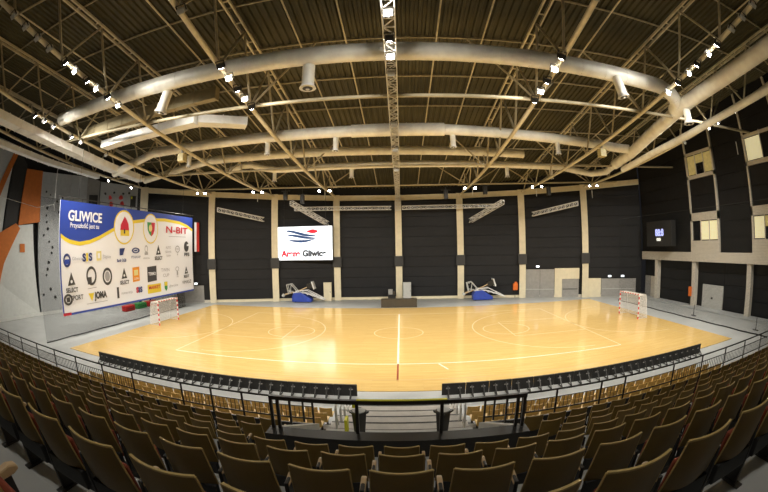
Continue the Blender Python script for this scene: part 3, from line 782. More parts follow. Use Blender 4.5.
# ------------------------------------------------------------------ sponsor banner
def banner():
    X = -23.5; root = empty('sponsor_banner', (X, 0, 0)); tag(root, 'huge hanging white and blue sponsor banner full of logos beside the court', 'banner')
    Y0, Y1, Z0, Z1 = -10.05, 10.1, 1.75, 10.1
    cl = MB().bb(-.06, 0, Y0, Y1, Z0, Z1).build('banner_cloth', P_white, root); 
    SH = [0.0]
    def poly(pts, m, dx, name):
        pts = [(y, z + SH[0]*(y+9.3)) for y, z in pts]
        mb = MB(); mb.add([(dx, y, z) for y, z in pts], [tuple(range(len(pts)))]); return mb.build(name, m, cl)
    def strip(top, bot, m, dx, name):
        mb = MB(); n = len(top)
        mb.add([(dx, y, z) for y, z in top] + [(dx, y, z) for y, z in bot], [(i, n+i, n+i+1, i+1) for i in range(n-1)])
        return mb.build(name, m, cl)
    sw = [(-10.05, 7.75), (-9.5, 7.45), (-8.9, 7.25), (-7.8, 7.1), (-6.6, 7.25), (-5.4, 7.6), (-3.5, 8.35), (-2, 8.85), (-.6, 9.15), (1.0, 9.35), (2.2, 9.5), (4.4, 9.62), (7.3, 9.5), (8.9, 9.2), (10.1, 8.8)]
    strip([(y, Z1) for y, _ in sw], sw, P_blue, .006, 'blue_header')
    strip([(y, z+.02) for y, z in sw], [(y, z-.28) for y, z in sw], P_yel, .009, 'yellow_band')
    strip([(Y0, Z1), (Y0+.14, Z1)], [(Y0, Z0), (Y0+.14, Z0)], P_blue, .012, 'blue_edge')
    strip([(Y0, Z0+.16), (Y1, Z0+.16)], [(Y0, Z0), (Y1, Z0)], P_blue, .012, 'blue_edge')
    strip([(Y0, Z0+.22), (Y0+.9, Z0+.2)], [(Y0, Z0), (Y0+.9, Z0)], P_red, .015, 'red_corner')
    def disc(y, z, ry, rz, m, dx, name='logo_disc', inner=0):
        n = 28; mb = MB(); z += SH[0]*(y+9.3)
        o = [(dx, y+ry*math.cos(2*PI*i/n), z+rz*math.sin(2*PI*i/n)) for i in range(n)]
        if inner:
            q = [(dx, y+ry*inner*math.cos(2*PI*i/n), z+rz*inner*math.sin(2*PI*i/n)) for i in range(n)]
            mb.add(o+q, [(i, (i+1) % n, n+(i+1) % n, n+i) for i in range(n)])
        else: mb.add(o, [tuple(range(n))])
        return mb.build(name, m, cl)
    def rect(y, z, w, h, m, dx=.02, name='logo_block'): return poly([(y-w/2, z-h/2), (y+w/2, z-h/2), (y+w/2, z+h/2), (y-w/2, z+h/2)], m, dx, name)
    def tx(s, y, z, size, m, w=None, dx=.03, bold=.0, name='lettering'):
        return text(name, s, (dx, y, z + SH[0]*(y+9.3)), (PI/2, 0, PI/2), size, m, cl, width=w, ext=.002, bold=bold)
    tx('GLIWICE', -7.15, 9.0, 1.05, P_white, 4.0, bold=.032); tx('Przyszłość jest tu', -7.2, 8.32, .5, P_white, 3.4, bold=.008)
    # crests
    disc(-2.1, 8.45, 1.45, 1.5, P_yel, .014, inner=.9); disc(-2.1, 8.45, 1.32, 1.37, P_white, .016)
    rect(-2.0, 7.95, 1.25, .5, P_yel, .02); poly([(-2.65, 8.2), (-1.4, 8.2), (-1.5, 8.75), (-1.75, 9.1), (-2.05, 9.4), (-2.35, 9.0), (-2.6, 8.65)], P_red, .022, 'logo_tree'); rect(-2.05, 8.1, .2, .4, P_blk, .024)
    disc(2.0, 8.5, 1.25, 1.45, P_yel, .014, inner=.9); disc(2.0, 8.5, 1.15, 1.33, P_white, .016)
    poly([(1.4, 9.1), (2.1, 9.1), (2.1, 7.75), (1.75, 8.0), (1.5, 8.35)], P_grn, .02, 'logo_shield'); poly([(2.1, 9.1), (2.7, 9.1), (2.65, 8.4), (2.45, 8.0), (2.1, 7.75)], P_red, .02, 'logo_shield')
    disc(1.95, 8.55, .28, .34, P_pyl, .024)
    tx('N-BIT', 6.8, 8.5, .95, P_red, 4.3, bold=.02); rect(6.9, 7.85, 3.4, .05, P_gry)
    SH[0] = .047
    # row two
    disc(-9.25, 5.75, .42, .5, P_nav, .018, inner=.62); rect(-9.25, 5.65, .5, .35, P_blue, .02); tx('Gliwice', -8.1, 5.8, .34, P_gry, 1.15)
    tx('S', -7.3, 5.8, .8, P_nav, .42, bold=.04); tx('I', -6.95, 5.8, .8, P_yel, .22, bold=.05); tx('S', -6.55, 5.8, .8, P_nav, .42, bold=.04)
    rect(-5.5, 5.85, .62, .75, P_pyl); rect(-5.5, 5.85, .3, .4, P_white, .024); tx('Śląskie', -4.5, 5.7, .38, P_gry, 1.0)
    rect(-2.5, 6.0, .5, .6, P_nav); poly([(-2.3, 5.7), (-2.0, 6.3), (-2.35, 6.3)], P_nav, .021, 'logo_block'); tx('Bank GGB', -2.5, 5.25, .36, P_nav, 1.3, bold=.01)
    disc(-.4, 6.0, .6, .26, P_nav, .018, inner=.6); rect(-.4, 6.0, .5, .14, P_nav); tx('PTSGROUP', -.4, 5.4, .30, P_nav, 1.4)
    disc(1.25, 6.05, .25, .35, P_gry, .018, inner=.7); rect(1.25, 5.62, .55, .25, P_gry); tx('akademia', 1.25, 5.2, .26, P_gry, 1.0)
    def select(y, z, s=1.0):
        poly([(y-.42*s, z-.35*s), (y+.42*s, z-.35*s), (y, z+.62*s)], P_blk, .02, 'logo_triangle'); disc(y, z-.08*s, .12*s, .12*s, P_white, .024); tx('SELECT', y, z-.72*s, .46*s, P_blk, 1.35*s, bold=.015)
    select(3.3, 5.75); 
    tx('AUTO', 5.1, 6.0, .36, P_gry, .95); tx('SERWIS', 5.1, 5.55, .32, P_gry, 1.1); tx('TEAM', 5.1, 5.15, .3, P_gry, .8)
    disc(6.9, 5.75, .45, .38, P_gry, .018, inner=.75); tx('MED', 6.9, 5.75, .28, P_gry, .5); rect(6.9, 5.2, .12, .2, P_gry)
    disc(8.75, 5.95, .5, .58, P_blk, .018); rect(9.05, 6.1, .4, .2, P_white, .022); tx('PFS', 8.8, 5.05, .5, P_blk, 1.1, bold=.02)
    # row three
    select(-8.85, 4.25)
    disc(-6.5, 4.35, .62, .75, P_blk, .018, inner=.72); rect(-6.75, 4.0, .5, .55, P_blk, .02); rect(-6.5, 3.4, 1.1, .05, P_gry)
    disc(-4.5, 4.1, .62, .72, P_blk, .018, inner=.7); disc(-4.5, 4.1, .32, .4, P_gry, .02)
    select(-2.2, 4.0, .95)
    rect(-.45, 3.85, 1.05, 1.3, P_org); rect(-.45, 4.0, .6, .5, P_pyl, .024); tx('OZPN', -.45, 3.45, .26, P_white, .7, dx=.03)
    rect(2.1, 3.62, 1.55, 1.45, P_blk); tx('TERMO', 2.1, 3.62, .42, P_white, 1.25, bold=.01)
    tx('TWIN', 4.45, 3.75, .5, P_gry, 1.5); tx('CUP', 4.55, 3.2, .45, P_gry, 1.1)
    disc(6.75, 3.65, .35, .25, P_gry, .018, inner=.75); rect(6.75, 3.2, .3, .4, P_gry); tx('fit', 6.75, 2.85, .3, P_gry, .4)
    select(8.6, 3.25, .85)
    SH[0] = 0.0
    # row four
    disc(-9.35, 2.9, .5, .42, P_blk, .018, inner=.6); rect(-9.35, 2.9, .4, .35, P_blk, .02); tx('SPORT', -8.35, 2.95, .5, P_blk, 1.4, bold=.01)
    poly([(-7.0, 3.15), (-6.3, 3.15), (-6.62, 2.5)], P_yel, .02, 'logo_v'); tx('JOMA', -5.5, 2.88, .72, P_blk, 1.6, bold=.04); rect(-6.0, 2.35, 2.6, .04, P_gry)
    rect(-3.2, 2.85, .28, .95, P_blk); tx('restauracja', -1.95, 2.75, .34, P_gry, 1.6)
    tx('S', -.4, 2.8, .65, P_red, .35, bold=.04); tx('I', -.12, 2.8, .65, P_nav, .2, bold=.04); tx('S', .2, 2.8, .65, P_nav, .35, bold=.04)
    rect(2.4, 2.72, 2.3, .85, P_yel); tx('MARKET', 2.4, 2.82, .42, P_red, 1.9, bold=.01)
    poly([(4.15, 3.2), (4.75, 3.2), (4.7, 2.5), (4.45, 2.25), (4.2, 2.5)], P_grn, .02, 'logo_crest'); rect(4.45, 3.0, .5, .4, P_yel, .024); tx('gliwickie', 5.9, 2.7, .35, P_gry, 1.7)
    tx('VIMASZ', 8.6, 2.85, .5, P_blk, 1.9)
    for y in [Y0+.3+ i*1.08 for i in range(19)]:
        MB().tube([(-.03, y, Z1), (-.03, y, Z1+.22)], .02, 5).build('eyelet_tie', M_black, root)
    MB().tube([(-.03, Y0-.2, Z1+.25), (-.03, Y1+.2, Z1+.25)], .04, 6).build('top_bar', M_rail, root)
    for y in (-8, 0, 8): MB().tube([(-.03, y, Z1+.25), (-.03, y, zb(X, y))], .015, 5).build('suspension_wire', M_rail, root)
banner()
fl = empty('national_flag', (-23.2, 10.5, 0)); tag(fl, 'narrow white and red hanging flag at the end of the sponsor banner', 'flag')
MB().bb(-.02, 0, -.35, .12, 6.2, 9.6).build('white_half', P_white, fl); MB().bb(-.02, 0, .12, .75, 6.2, 9.6).build('red_half', M_red, fl)
MB().tube([(-.01, -.4, 9.65), (-.01, .8, 9.65)], .03, 6).build('hanging_rod', M_rail, fl)

# safety nets
def safety_net(x0, y0, x1, y1, z0, z1, m, lab):
    d = Vector((x1-x0, y1-y0, 0)); L = d.length
    root = empty('safety_net', (x0, y0, 0), math.atan2(d.y, d.x) - PI/2); tag(root, lab, 'net', 'court side safety nets')
    mb = MB(); n = 40
    for i in range(n):
        a = L*i/n; b = L*(i+1)/n; fa = .06*math.sin(a*1.7); fb = .06*math.sin(b*1.7)
        mb.add([(fa, a, z0), (fb, b, z0), (fb, b, z1), (fa, a, z1)], [(0,1,2,3)])
    mb.build('netting', m, root)
    MB().tube([(0.06*math.sin(L*i/n*1.7), L*i/n, z0+.03) for i in range(n+1)], .045, 6).build('bottom_rope', M_rail, root)
    MB().tube([(0, 0, z1), (0, L, z1)], .012, 5).build('top_rope', M_rail, root)
    return root
safety_net(-24.1, -11.8, -24.1, 9.0, .02, 10.2, M_netblack, 'black safety net hanging behind the sponsor banner beside the court')
safety_net(24.4, -13.5, 24.6, 8.4, .02, 9.0, M_netthin, 'fine black safety net hanging behind the goal beside the windowed wall')
# low tie posts of the right net
for i, y in enumerate((-11.5, -3.6)):
    tag(MB().tube([(25.6, y, 0), (25.6, y, .95)], .035, 6).tube([(25.6, y-.3, .04), (25.6, y+.3, .04)], .05, 6).build('barrier_post', M_black), 'short black post outside the safety net, %s the seats' % ('nearer' if i == 0 else 'farther from'), 'post', 'net posts')

# ------------------------------------------------------------------ handball goals
def goal(x, sgn, lab):
    root = empty('handball_goal', (x, 0, .03), 0 if sgn > 0 else PI); tag(root, lab, 'goal', 'handball goals')
    # local: opening faces -X, net towards +X
    def striped(mb, a, b, w, seg_len=.2):
        a = Vector(a); b = Vector(b); L = (b-a).length; n = int(round(L/seg_len)); d = (b-a)/L
        for i in range(n): mb.bar(a + d*L*i/n, a + d*L*(i+1)/n, w, w, i % 2)
        return mb
    for s in (-1, 1):
        striped(MB(), (0, s*1.54, 0), (0, s*1.54, 2.08), .08).build('post', [M_red, M_white], root)
    striped(MB(), (0, -1.5, 2.04), (0, 1.5, 2.04), .08).build('crossbar', [M_red, M_white], root)
    fr = MB()
    for s in (-1, 1):
        fr.tube([(0, s*1.54, 2.02), (.75, s*1.54, 2.0), (.85, s*1.54, 1.9), (1.1, s*1.54, .04), (0, s*1.54, .04)], .025, 6)
    fr.tube([(1.1, -1.54, .04), (1.1, 1.54, .04)], .025, 6)
    fr.build('rear_frame', M_white, root)
    nt = MB(); r = .008; k = 18
    for i in range(k+1):
        y = -1.54 + 3.08*i/k
        nt.bar((.85, y, 1.95), (1.1, y, .05), r*2); nt.bar((.02, y, 2.02), (.85, y, 1.97), r*2)
    for i in range(15):
        z = .05 + 1.9*i/14; xx = 1.1 - .25*i/14
        nt.bar((xx, -1.54, z), (xx, 1.54, z), r*2)
        for s in (-1, 1): nt.bar((.03, s*1.54, z), (xx, s*1.54, z), r*2)
    for i in range(6):
        for s in (-1, 1): nt.bar((.03+.17*i, s*1.54, .05), (.03+.16*i, s*1.54, 2.0), r*2)
        nt.bar((.17*i, -1.54, 2.0), (.17*i, 1.54, 2.0), r*2)
    nt.build('net', M_wire, root)
goal(20, 1, 'red and white handball goal nearest the windowed side wall')
goal(-20, -1, 'red and white handball goal in front of the sponsor banner')

# ------------------------------------------------------------------ folded basketball hoops
def hoop(x, y, lab):
    root = empty('folded_basketball_hoop', (x, y, 0)); tag(root, lab, 'basketball hoop', 'folded basketball hoops')
    b = MB().prism([(-1.05, .08), (1.35, .08), (1.35, .4), (.8, .75), (.1, 1.2), (-.8, 1.15), (-1.05, .7)], 'y', -.55, .55); b.build('padded_base', M_blue, root, bevel=.06)
    arm = MB()
    for s in (-.35, .35):
        arm.tube([(-.9, s, 1.15), (.6, s, 1.15), (2.9, s, .35)], .06, 6); arm.tube([(-.6, s, 1.35), (.8, s, 1.45), (2.7, s, .5)], .05, 6)
        for i in range(6):
            t = i/5; arm.tube([(-.6+3.2*t, s, 1.3-.85*t*t), (-.3+3.0*t, s, 1.15-.7*t)], .04, 5)
    for i in range(5):
        t = i/4; arm.tube([(-.6+3.2*t, -.35, 1.25-.7*t*t), (-.6+3.2*t, .35, 1.25-.7*t*t)], .04, 5)
    arm.build('folding_arm', M_white, root)
    m = MB(); m.tube([(-1.5, -.3, 1.0), (-1.75, -.3, 2.1), (-1.2, -.3, 2.2), (-.5, -.3, 1.4)], .06, 6); m.tube([(-1.5, .3, 1.0), (-1.75, .3, 2.1), (-1.2, .3, 2.2), (-.5, .3, 1.4)], .06, 6)
    m.tube([(-1.3, -.3, 1.1), (-1.15, -.3, 2.1)], .05, 6); m.tube([(-1.5, -.3, 2.05), (-1.5, .3, 2.05)], .05, 6); m.tube([(-1.6, -.3, 1.4), (-.9, -.3, 1.3)], .05, 6)
    m.build('counterweight_frame', M_greylt, root)
    MB().tube([(-2.2, -.3, .75), (-1.9, -.3, .95), (-1.3, 0, 1.1), (-.9, 0, 1.2)], .09, 7).build('strut', M_arm, root)
    MB().tube([(-2.25, -.35, .7), (-2.05, -.35, .95)], .18, 10).build('wheel', M_greylt, root)
    MB().tube([(-.3, 0, 1.35), (1.1, 0, 1.95)], .07, 7).build('strut', M_arm, root)
    MB().box((1.55, 0, 2.05), (.14, 1.0, .95), 0, Matrix.Rotation(-.3, 3, 'Y')).build('backboard_pad', M_white, root, bevel=.03)
    MB().box((1.1, 0, 1.95), (.7, .5, .6), 0, Matrix.Rotation(-.3, 3, 'Y')).build('hinge_box', M_rail, root)
    MB().tube([(-.7, -.3, .06), (-.7, .3, .06)], .08, 8).build('castor', M_black, root); MB().tube([(.9, -.3, .06), (.9, .3, .06)], .08, 8).build('castor', M_black, root)
hoop(-11.6, 15.4, 'folded basketball hoop on blue base under the lit video screen')
hoop(9.6, 15.4, 'folded basketball hoop on blue base between the columns right of centre')

# scorer table, cabinet, cart, lifebuoy-orange boxes
t = empty('scorer_table', (-.02, 11.9, .0)); tag(t, 'long dark brown scorer table at the far side of the court', 'table')
MB().bb(-1.9, 1.9, -.45, .35, .82, .9).build('tabletop', M_dkbrown, t, bevel=.01); MB().bb(-1.88, 1.88, -.44, -.4, .03, .82).build('front_panel', M_dkbrown, t)
for s in (-1.84, 0, 1.84): MB().bb(s-.03, s+.03, -.4, .3, .03, .82).build('leg', M_black, t)
c = MB().bb(.45, 1.4, 16.9, 17.35, .0, 2.15).build('tall_cabinet', M_greylt, bevel=.02); tag(c, 'tall light grey cabinet right of the central column', 'cabinet')
MB().bb(1.28, 1.32, 16.86, 16.9, 1.0, 1.25).build('handle', M_black, c)
c = MB().bb(-9.1, -8.15, 16.55, 16.9, .0, 2.25).build('tall_cabinet', M_beige, bevel=.02); tag(c, 'tall narrow beige cabinet beside the column right of the video screen', 'cabinet')
MB().bb(-8.3, -8.26, 16.5, 16.55, 1.0, 1.2).build('handle', M_black, c)
c = empty('equipment_cart', (-.9, 16.5, 0)); tag(c, 'small dark equipment cart left of the central column', 'cart')
MB().bb(-.45, .45, -.3, .3, .15, .75).build('lower_case', M_rail, c, bevel=.03); MB().bb(-.4, .1, -.25, .25, .78, 1.4).build('upper_case', M_grey, c, bevel=.03); MB().bb(.15, .4, -.25, .25, .78, 1.15).build('small_case', M_dkbrown, c, bevel=.02)
for sx in (-.35, .35):
    for sy in (-.2, .2): MB().tube([(sx-.03, sy, .075), (sx+.03, sy, .075)], .075, 10).build('wheel', M_black, c)
o = empty('orange_cabinet', (14.05, wy(14.05)-.15, 0)); tag(o, 'bright orange box on the dark wall by the tall grey doors', 'box')
MB().box((0, 0, 1.35), (.62, .3, .85)).build('body', M_orange, o, bevel=.08); MB().box((.05, -.02, 1.85), (.3, .2, .2)).build('top_flap', M_orange, o, bevel=.03); MB().tube([(0, .1, 0), (0, .1, .95)], .03, 6).build('stand', M_rail, o)
o = empty('orange_cabinet', (28.92, .25, 0)); tag(o, 'orange box on the side wall pillar beside the light grey door', 'box')
MB().box((0, 0, 1.5), (.25, .4, .95)).build('body', M_orange, o, bevel=.05); MB().tube([(0, 0, .12), (0, 0, 1.05)], .03, 6).build('stand', M_rail, o)

# green and red mats piled below the banner
for i, (y, m, lab) in enumerate(((5.6, P_grn, 'green folded mat between the two red mats below the banner'), (3.4, M_red, 'red folded mat below the middle of the banner'), (7.6, M_red, 'red folded mat near the far end of the banner'))):
    o = MB().bb(-29.0, -28.2, y-.8, y+.8, .0, .6).build('folded_mat', m, bevel=.08); tag(o, lab, 'mat', 'folded mats')
    MB().bb(-28.2, -28.17, y-.5, y+.5, .24, .30).build('seam_strap', M_black, o)

# ------------------------------------------------------------------ perimeter boards
def make_board():
    root = empty('perimeter_board')
    kid(root, MB().box((0, 0, .30), (1.02, .05, .54)).build('panel', M_black, root, bevel=.01))
    kid(root, MB().box((0, -.01, .565), (.99, .07, .03)).build('top_rail', M_dkbrown, root))
    for s in (-.25, .25):
        kid(root, MB().bar((s, -.03, .46), (s, -.42, .05), .05, .03).bar((s, -.42, .04), (s, .05, .04), .05, .03).build('support_bracket', M_rail, root))
        kid(root, MB().box((s, -.05, .36), (.16, .06, .04)).build('clamp', M_grey, root))
    return root
pb = make_board(); first = True
for side in (-1, 1):
    for i in range(15):
        r = pb if first else copy_tree(pb); first = False
        x = (-2.2 - 1.025*i) if side < 0 else (2.4 + 1.035*i)
        r.location = (x, -12.0, 0)
        tag(r, 'black perimeter board seen from behind, %s %s of the stairs gap' % (ordn(i+1), 'left' if side < 0 else 'right'), 'perimeter board', 'boards along the near side of the court')

# ------------------------------------------------------------------ lower tier
LOW = [(-14.95, .12), (-15.8, .34), (-16.65, .58), (-17.5, .84)]
lt = MB()
for side in (-1, 1):
    xa, xb = (-13.6, -2.0) if side < 0 else (2.25, 13.8)
    for i, (y, z) in enumerate(LOW): lt.bb(xa, xb, y-.45, y+.40, 0 if i == 0 else LOW[i-1][1]-.05, z)
lt.build('floor_lower_tier', M_conc, kind='structure')
def make_bench():
    root = empty('bleacher_seat')
    b = MB(); n = 6
    for i in range(n):
        a = -.22+.44*i/n; c = -.22+.44*(i+1)/n
        ya = -.06+.05*(1-(a/.22)**2)*-1; yc = -.06+.05*(1-(c/.22)**2)*-1
        b.add([(a, ya, .40), (c, yc, .40), (c, yc-.07, .78), (a, ya-.07, .78), (a, ya+.025, .40), (c, yc+.025, .40), (c, yc-.045, .78), (a, ya-.045, .78)],
              [(0,1,2,3), (7,6,5,4), (3,2,6,7), (0,4,5,1)] + ([(0,3,7,4)] if i == 0 else []) + ([(1,5,6,2)] if i == n-1 else []))
    kid(root, b.build('backrest', M_bleach, root))
    kid(root, MB().box((0, .14, .42), (.44, .40, .035)).build('seat', M_bleach, root, bevel=.012))
    kid(root, MB().box((0, .05, .2), (.06, .08, .42)).box((0, .05, .02), (.3, .1, .04)).build('leg', M_rail, root))
    return root
bs = make_bench(); first = True
for ri, (y, z) in enumerate(LOW):
    for side in (-1, 1):
        for i in range(22):
            x = (-2.4 - .51*i) if side < 0 else (2.65 + .51*i)
            r = bs if first else copy_tree(bs); first = False
            r.location = (x, y-.08, z)
            tag(r, 'pale wooden lower-tier seat, %s row from the court, %s %s of the stairs' % (ordn(ri+1), ordn(i+1), 'left' if side < 0 else 'right'), 'seat', 'pale wooden seats of the lower tier')

# ------------------------------------------------------------------ upper tier terrace
ROWS = [(-19.4, 1.72), (-20.35, 2.07), (-21.3, 2.48), (-22.3, 2.95), (-23.25, 3.43), (-24.25, 3.93), (-25.2, 4.42), (-26.2, 4.92), (-27.2, 5.4)]
tm = MB()
for i, (y, z) in enumerate(ROWS):
    yf = y + .60 if i else -18.35
    yb = ROWS[i+1][0] + .60 if i < len(ROWS)-1 else -35
    zbase = 0 if i < 1 else ROWS[i-1][1] - .25
    if i < 3:
        tm.bb(-22, -2.05, yb, yf, zbase, z); tm.bb(2.3, 22, yb, yf, zbase, z)
    else:
        tm.bb(-22, 22, yb, yf if i > 3 else -21.35+.0, 0 if i == 3 else zbase, z)
tm.build('floor_upper_tier', M_conc, kind='structure')
# stairwell: cheek walls, parapet, landing, stairs
MB().prism([(-21.05, 0), (-18.35, 0), (-18.35, 1.95), (-21.05, 3.26)], 'x', -2.06, -1.86).build('wall_stairwell_left', M_greylt, kind='structure')
MB().prism([(-21.05, 0), (-18.35, 0), (-18.35, 1.95), (-21.05, 3.26)], 'x', 2.12, 2.32).build('wall_stairwell_right', M_greylt, kind='structure')
MB().bb(-2.06, 2.32, -21.36, -21.06, 0, 3.28).build('wall_stairwell_parapet', M_rail, kind='structure')
MB().bb(-1.86, 2.12, -21.06, -17.6, 0, 1.4).build('floor_landing', M_greylt, kind='structure')
st = MB()
for i, z in enumerate((1.2, 1.0, .8, .6, .4, .2)):
    ya = -17.6 + .85*i if i < 5 else -13.85; yc = ya + .85 if i < 4 else ya + .35
    st.bb(-1.86, 2.12, ya, yc, 0, z)
    st.bb(-1.86, 2.12, yc-.05, yc+.004, z-.03, z+.006, 1)
    if i < 4: st.bb(-1.86, 2.12, ya+.40, ya+.42, z-.01, z+.004, 1)
st.build('floor_stairs', [M_plank, M_rail], kind='structure')

# railings
def front_rail(x0, x1, y, ztop_, zfl, posts, bays_open, lab, sx):
    root = empty('railing', (0, y, 0)); tag(root, lab, 'railing', 'black railings')
    MB().tube([(x0, 0, ztop_), (x1, 0, ztop_)], .028, 8).build('handrail', M_rail, root)
    MB().tube([(x0, 0, ztop_-.22), (x1, 0, ztop_-.22)], .014, 6).build('mid_rail', M_rail, root)
    MB().tube([(x0, 0, zfl+.42), (x1, 0, zfl+.42)], .02, 6).build('bottom_rail', M_rail, root)
    for p in posts: MB().bar((p, 0, zfl), (p, 0, ztop_), .05, .03).build('post', M_rail, root)
    MB().bb(x0, x1, -.06, .0, zfl-1.7, zfl+.28).build('kick_panel', M_rail, root)
    ps = sorted(posts)
    for a, b in zip(ps, ps[1:]):
        if any(a-.01 <= o <= b+.01 for o in bays_open): continue
        mb = MB(); n = int((b-a)/.11)
        for i in range(1, n): mb.bar((a+(b-a)*i/n, 0, zfl+.42), (a+(b-a)*i/n, 0, ztop_-.22), .014)
        mb.build('baluster_panel', M_rail, root)
    return root
front_rail(-20.9, -1.95, -18.45, 2.70, 1.72, [-20.9, -19.2, -17.6, -15.9, -14.2, -12.6, -11.0, -9.36, -7.84, -5.84, -4.82, -3.87, -2.9, -1.97], [-6.8], 'long black balustrade before the front row, left of the stairwell', -1)
front_rail(2.22, 17.6, -18.45, 2.70, 1.72, [2.22, 3.2, 4.15, 5.55, 6.4, 8.46, 10.0, 11.5, 13.0, 14.5, 16.0, 17.6], [7.4], 'long black balustrade before the front row, right of the stairwell', 1)
cr_ = empty('railing', (0, 0, 0)); tag(cr_, 'thick black guard rail with yellow tape above the stairwell parapet', 'railing', 'black railings')
MB().bar((-2.0, -21.12, 3.88), (2.27, -21.12, 3.88), .07, .07).build('handrail', M_rail, cr_)
MB().bb(-.52, .92, -21.15, -21.09, 3.918, 3.926).build('yellow_tape', M_yellow, cr_)
for x in (-1.98, -1.86, -.52, .84, 2.12, 2.24): MB().bar((x, -21.12, 3.28), (x, -21.12, 3.86), .055, .04).build('post', M_rail, cr_)
for x, sd in ((-1.96, 'left'), (2.22, 'right')):
    c_ = empty('railing', (x, 0, 0)); tag(c_, 'sloping black side rail on the %s wall of the stairwell' % sd, 'railing', 'black railings')
    MB().tube([(0, -21.1, 3.86), (0, -18.45, 2.72)], .028, 8).build('handrail', M_rail, c_)
    for y in (-20.2, -19.3): 
        zz = 3.86 - (y+21.1)*(1.14/2.65); MB().bar((0, y, zz-.6), (0, y, zz), .04, .04).build('post', M_rail, c_)
# stair guard fins
def make_fin():
    root = empty('stair_guard_fin')
    kid(root, MB().prism([(-.09, -.35), (.09, -.35), (.09, .30), (.02, .40), (-.09, .36)], 'x', -.02, .02).build('plate', M_greylt, root, bevel=.01))
    kid(root, MB().tube([(0, .03, .38), (0, .22, .46)], .03, 6).build('top_grip', M_white, root))
    kid(root, MB().bar((0, .3, -.35), (0, .0, .05), .05, .03).build('foot_brace', M_white, root))
    return root
fin = make_fin(); first = True
for side in (-1, 1):
    for i in range(5):
        r = fin if first else copy_tree(fin); first = False
        y = -17.3 + .72*i; r.location = (-1.62 - .0*i if side < 0 else 1.95, y, 1.585 - .35*i)
        tag(r, 'upright silver stair guard fin on the %s side of the stairs, %s from the landing' % ('left' if side < 0 else 'right', ordn(i+1)), 'stair guard', 'silver stair guard fins')
for x, lab in ((-.92, 'black waste bin with tray top left of the stairs'), (1.28, 'black waste bin with tray top right of the stairs')):
    b = empty('waste_bin', (x, -17.75, 1.4)); tag(b, lab, 'bin', 'black bins on the landing')
    MB().tube([(0, 0, 0), (0, 0, .62)], [.15, .2], 4, smooth=False).build('body', M_rail, b, bevel=.01)
    MB().tube([(0, 0, .62), (0, 0, .68)], [.25, .27], 4, smooth=False).build('rim', M_rail, b)
    MB().tube([(0, 0, .685), (0, 0, .70)], .17, 12).build('tray', M_greylt, b)
    if x < 0: MB().box((-.12, .2, .76), (.16, .03, .16)).build('yellow_label', M_yellow, b)
yb_ = tag(MB().bb(-1.3, -1.23, -17.9, -17.6, 1.4, 1.85).build('yellow_marker', M_yellow), 'upright yellow marker strip beside the left waste bin', 'marker')

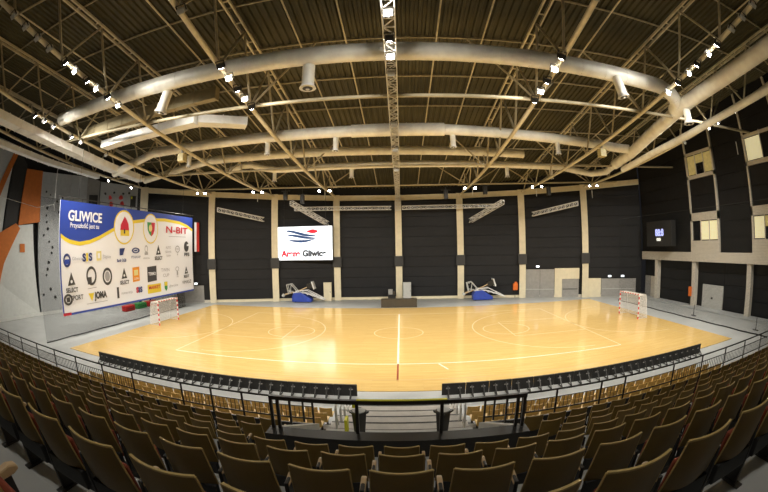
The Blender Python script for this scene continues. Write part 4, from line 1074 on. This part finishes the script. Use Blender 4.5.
# ------------------------------------------------------------------ upper tier seats
def make_seat():
    root = empty('arena_seat')
    n = 8
    def yb(u): return -.045*(1 - u*u)
    b = MB(); e = MB()
    zs = [.42, .52, .64, .76, .85]
    F = []; 
    for zi, z in enumerate(zs):
        t = (z-.42)/.43; hw = .232 - .014*t; lean = -.09*t
        F.append([(hw*(-1+2*i/n), yb(-1+2*i/n)+lean, z) for i in range(n+1)])
    th = .016
    vs = [p for r in F for p in r] + [(x, y+th, z) for r in F for (x, y, z) in r]
    m = n+1; K = len(zs)*m; fs = []
    for j in range(len(zs)-1):
        for i in range(n):
            a = j*m+i; fs.append((a, a+1, a+m+1, a+m)); fs.append((K+a+m, K+a+m+1, K+a+1, K+a))
    b.add(vs, fs, smooth=True)
    bk = kid(root, b.build('backrest', M_seat, root))
    # plywood edge seen as a pale line round the shell
    path = [F[j][0] for j in range(len(zs))] + F[-1][1:] + [F[j][n] for j in range(len(zs)-2, -1, -1)]
    for p, q in zip(path, path[1:]):
        e.bar((p[0], p[1]+th/2, p[2]), (q[0], q[1]+th/2, q[2]), .018, .012)
    kid(bk, e.build('shell_edge', M_edge, bk))
    kid(root, MB().box((0, .045, .49), (.36, .05, .34), 0, Matrix.Rotation(.16, 3, 'X')).build('seat', M_cush, root, bevel=.02))
    kid(root, MB().box((0, -.012, .34), (.46, .06, .17)).box((0, .02, .26), (.56, .06, .05)).build('underframe', M_black, root, bevel=.01))
    kid(root, MB().box((.295, .06, .30), (.035, .16, .60)).box((.295, .04, .015), (.08, .26, .03)).build('leg', M_rail, root, bevel=.008))
    a = MB().prism([(-.01, .585), (.14, .61), (.19, .60), (.20, .575), (.16, .56), (-.01, .555)], 'x', .273, .317)
    kid(root, a.build('armrest', M_arm, root, bevel=.01))
    return root
seat = make_seat(); first = True
RNG = [(-31, 26, 1), (-28, 23, 1), (-24, 20, 1), (-21, 17, 0), (-17, 14, 0), (-13, 10, 0), (-9, 7, 0), (-5, 4, 0)]
cnt = 0
for ri, ((y, z), (k0, k1, cut)) in enumerate(zip(ROWS, RNG)):
    ks = [k for k in range(k0, k1+1) if not (cut and -2.45 < .2+.59*k < 2.75)]
    left = [k for k in ks if k < 0][::-1]; right = [k for k in ks if k > 0]
    for k in ks:
        r = seat if first else copy_tree(seat); first = False
        r.location = (.2+.59*k, y, z)
        if k == 0: where = 'directly on the centre line'
        elif k < 0: where = '%s left of %s' % (ordn(left.index(k)+1), 'the stairwell' if cut else 'centre')
        else: where = '%s right of %s' % (ordn(right.index(k)+1), 'the stairwell' if cut else 'centre')
        tag(r, 'brown-backed arena seat, %s row up from the balustrade, %s' % (ordn(ri+1), where), 'seat', 'brown seats of the upper tier')
        cnt += 1
print('seats', cnt)

# ------------------------------------------------------------------ world and colour
w = bpy.data.worlds.new('world'); bpy.context.scene.world = w; w.use_nodes = True
w.node_tree.nodes['Background'].inputs[0].default_value = (.05, .05, .06, 1); w.node_tree.nodes['Background'].inputs[1].default_value = .2
vs = bpy.context.scene.view_settings
bpy.context.scene.display_settings.display_device = 'sRGB'
vs.view_transform = 'Standard'; vs.look = 'None'; vs.exposure = 0.0; vs.gamma = 1.0; vs.use_curve_mapping = False
bpy.context.scene.cycles.max_bounces = 6
bpy.context.scene.cycles.diffuse_bounces = 4
bpy.context.scene.cycles.transparent_max_bounces = 16
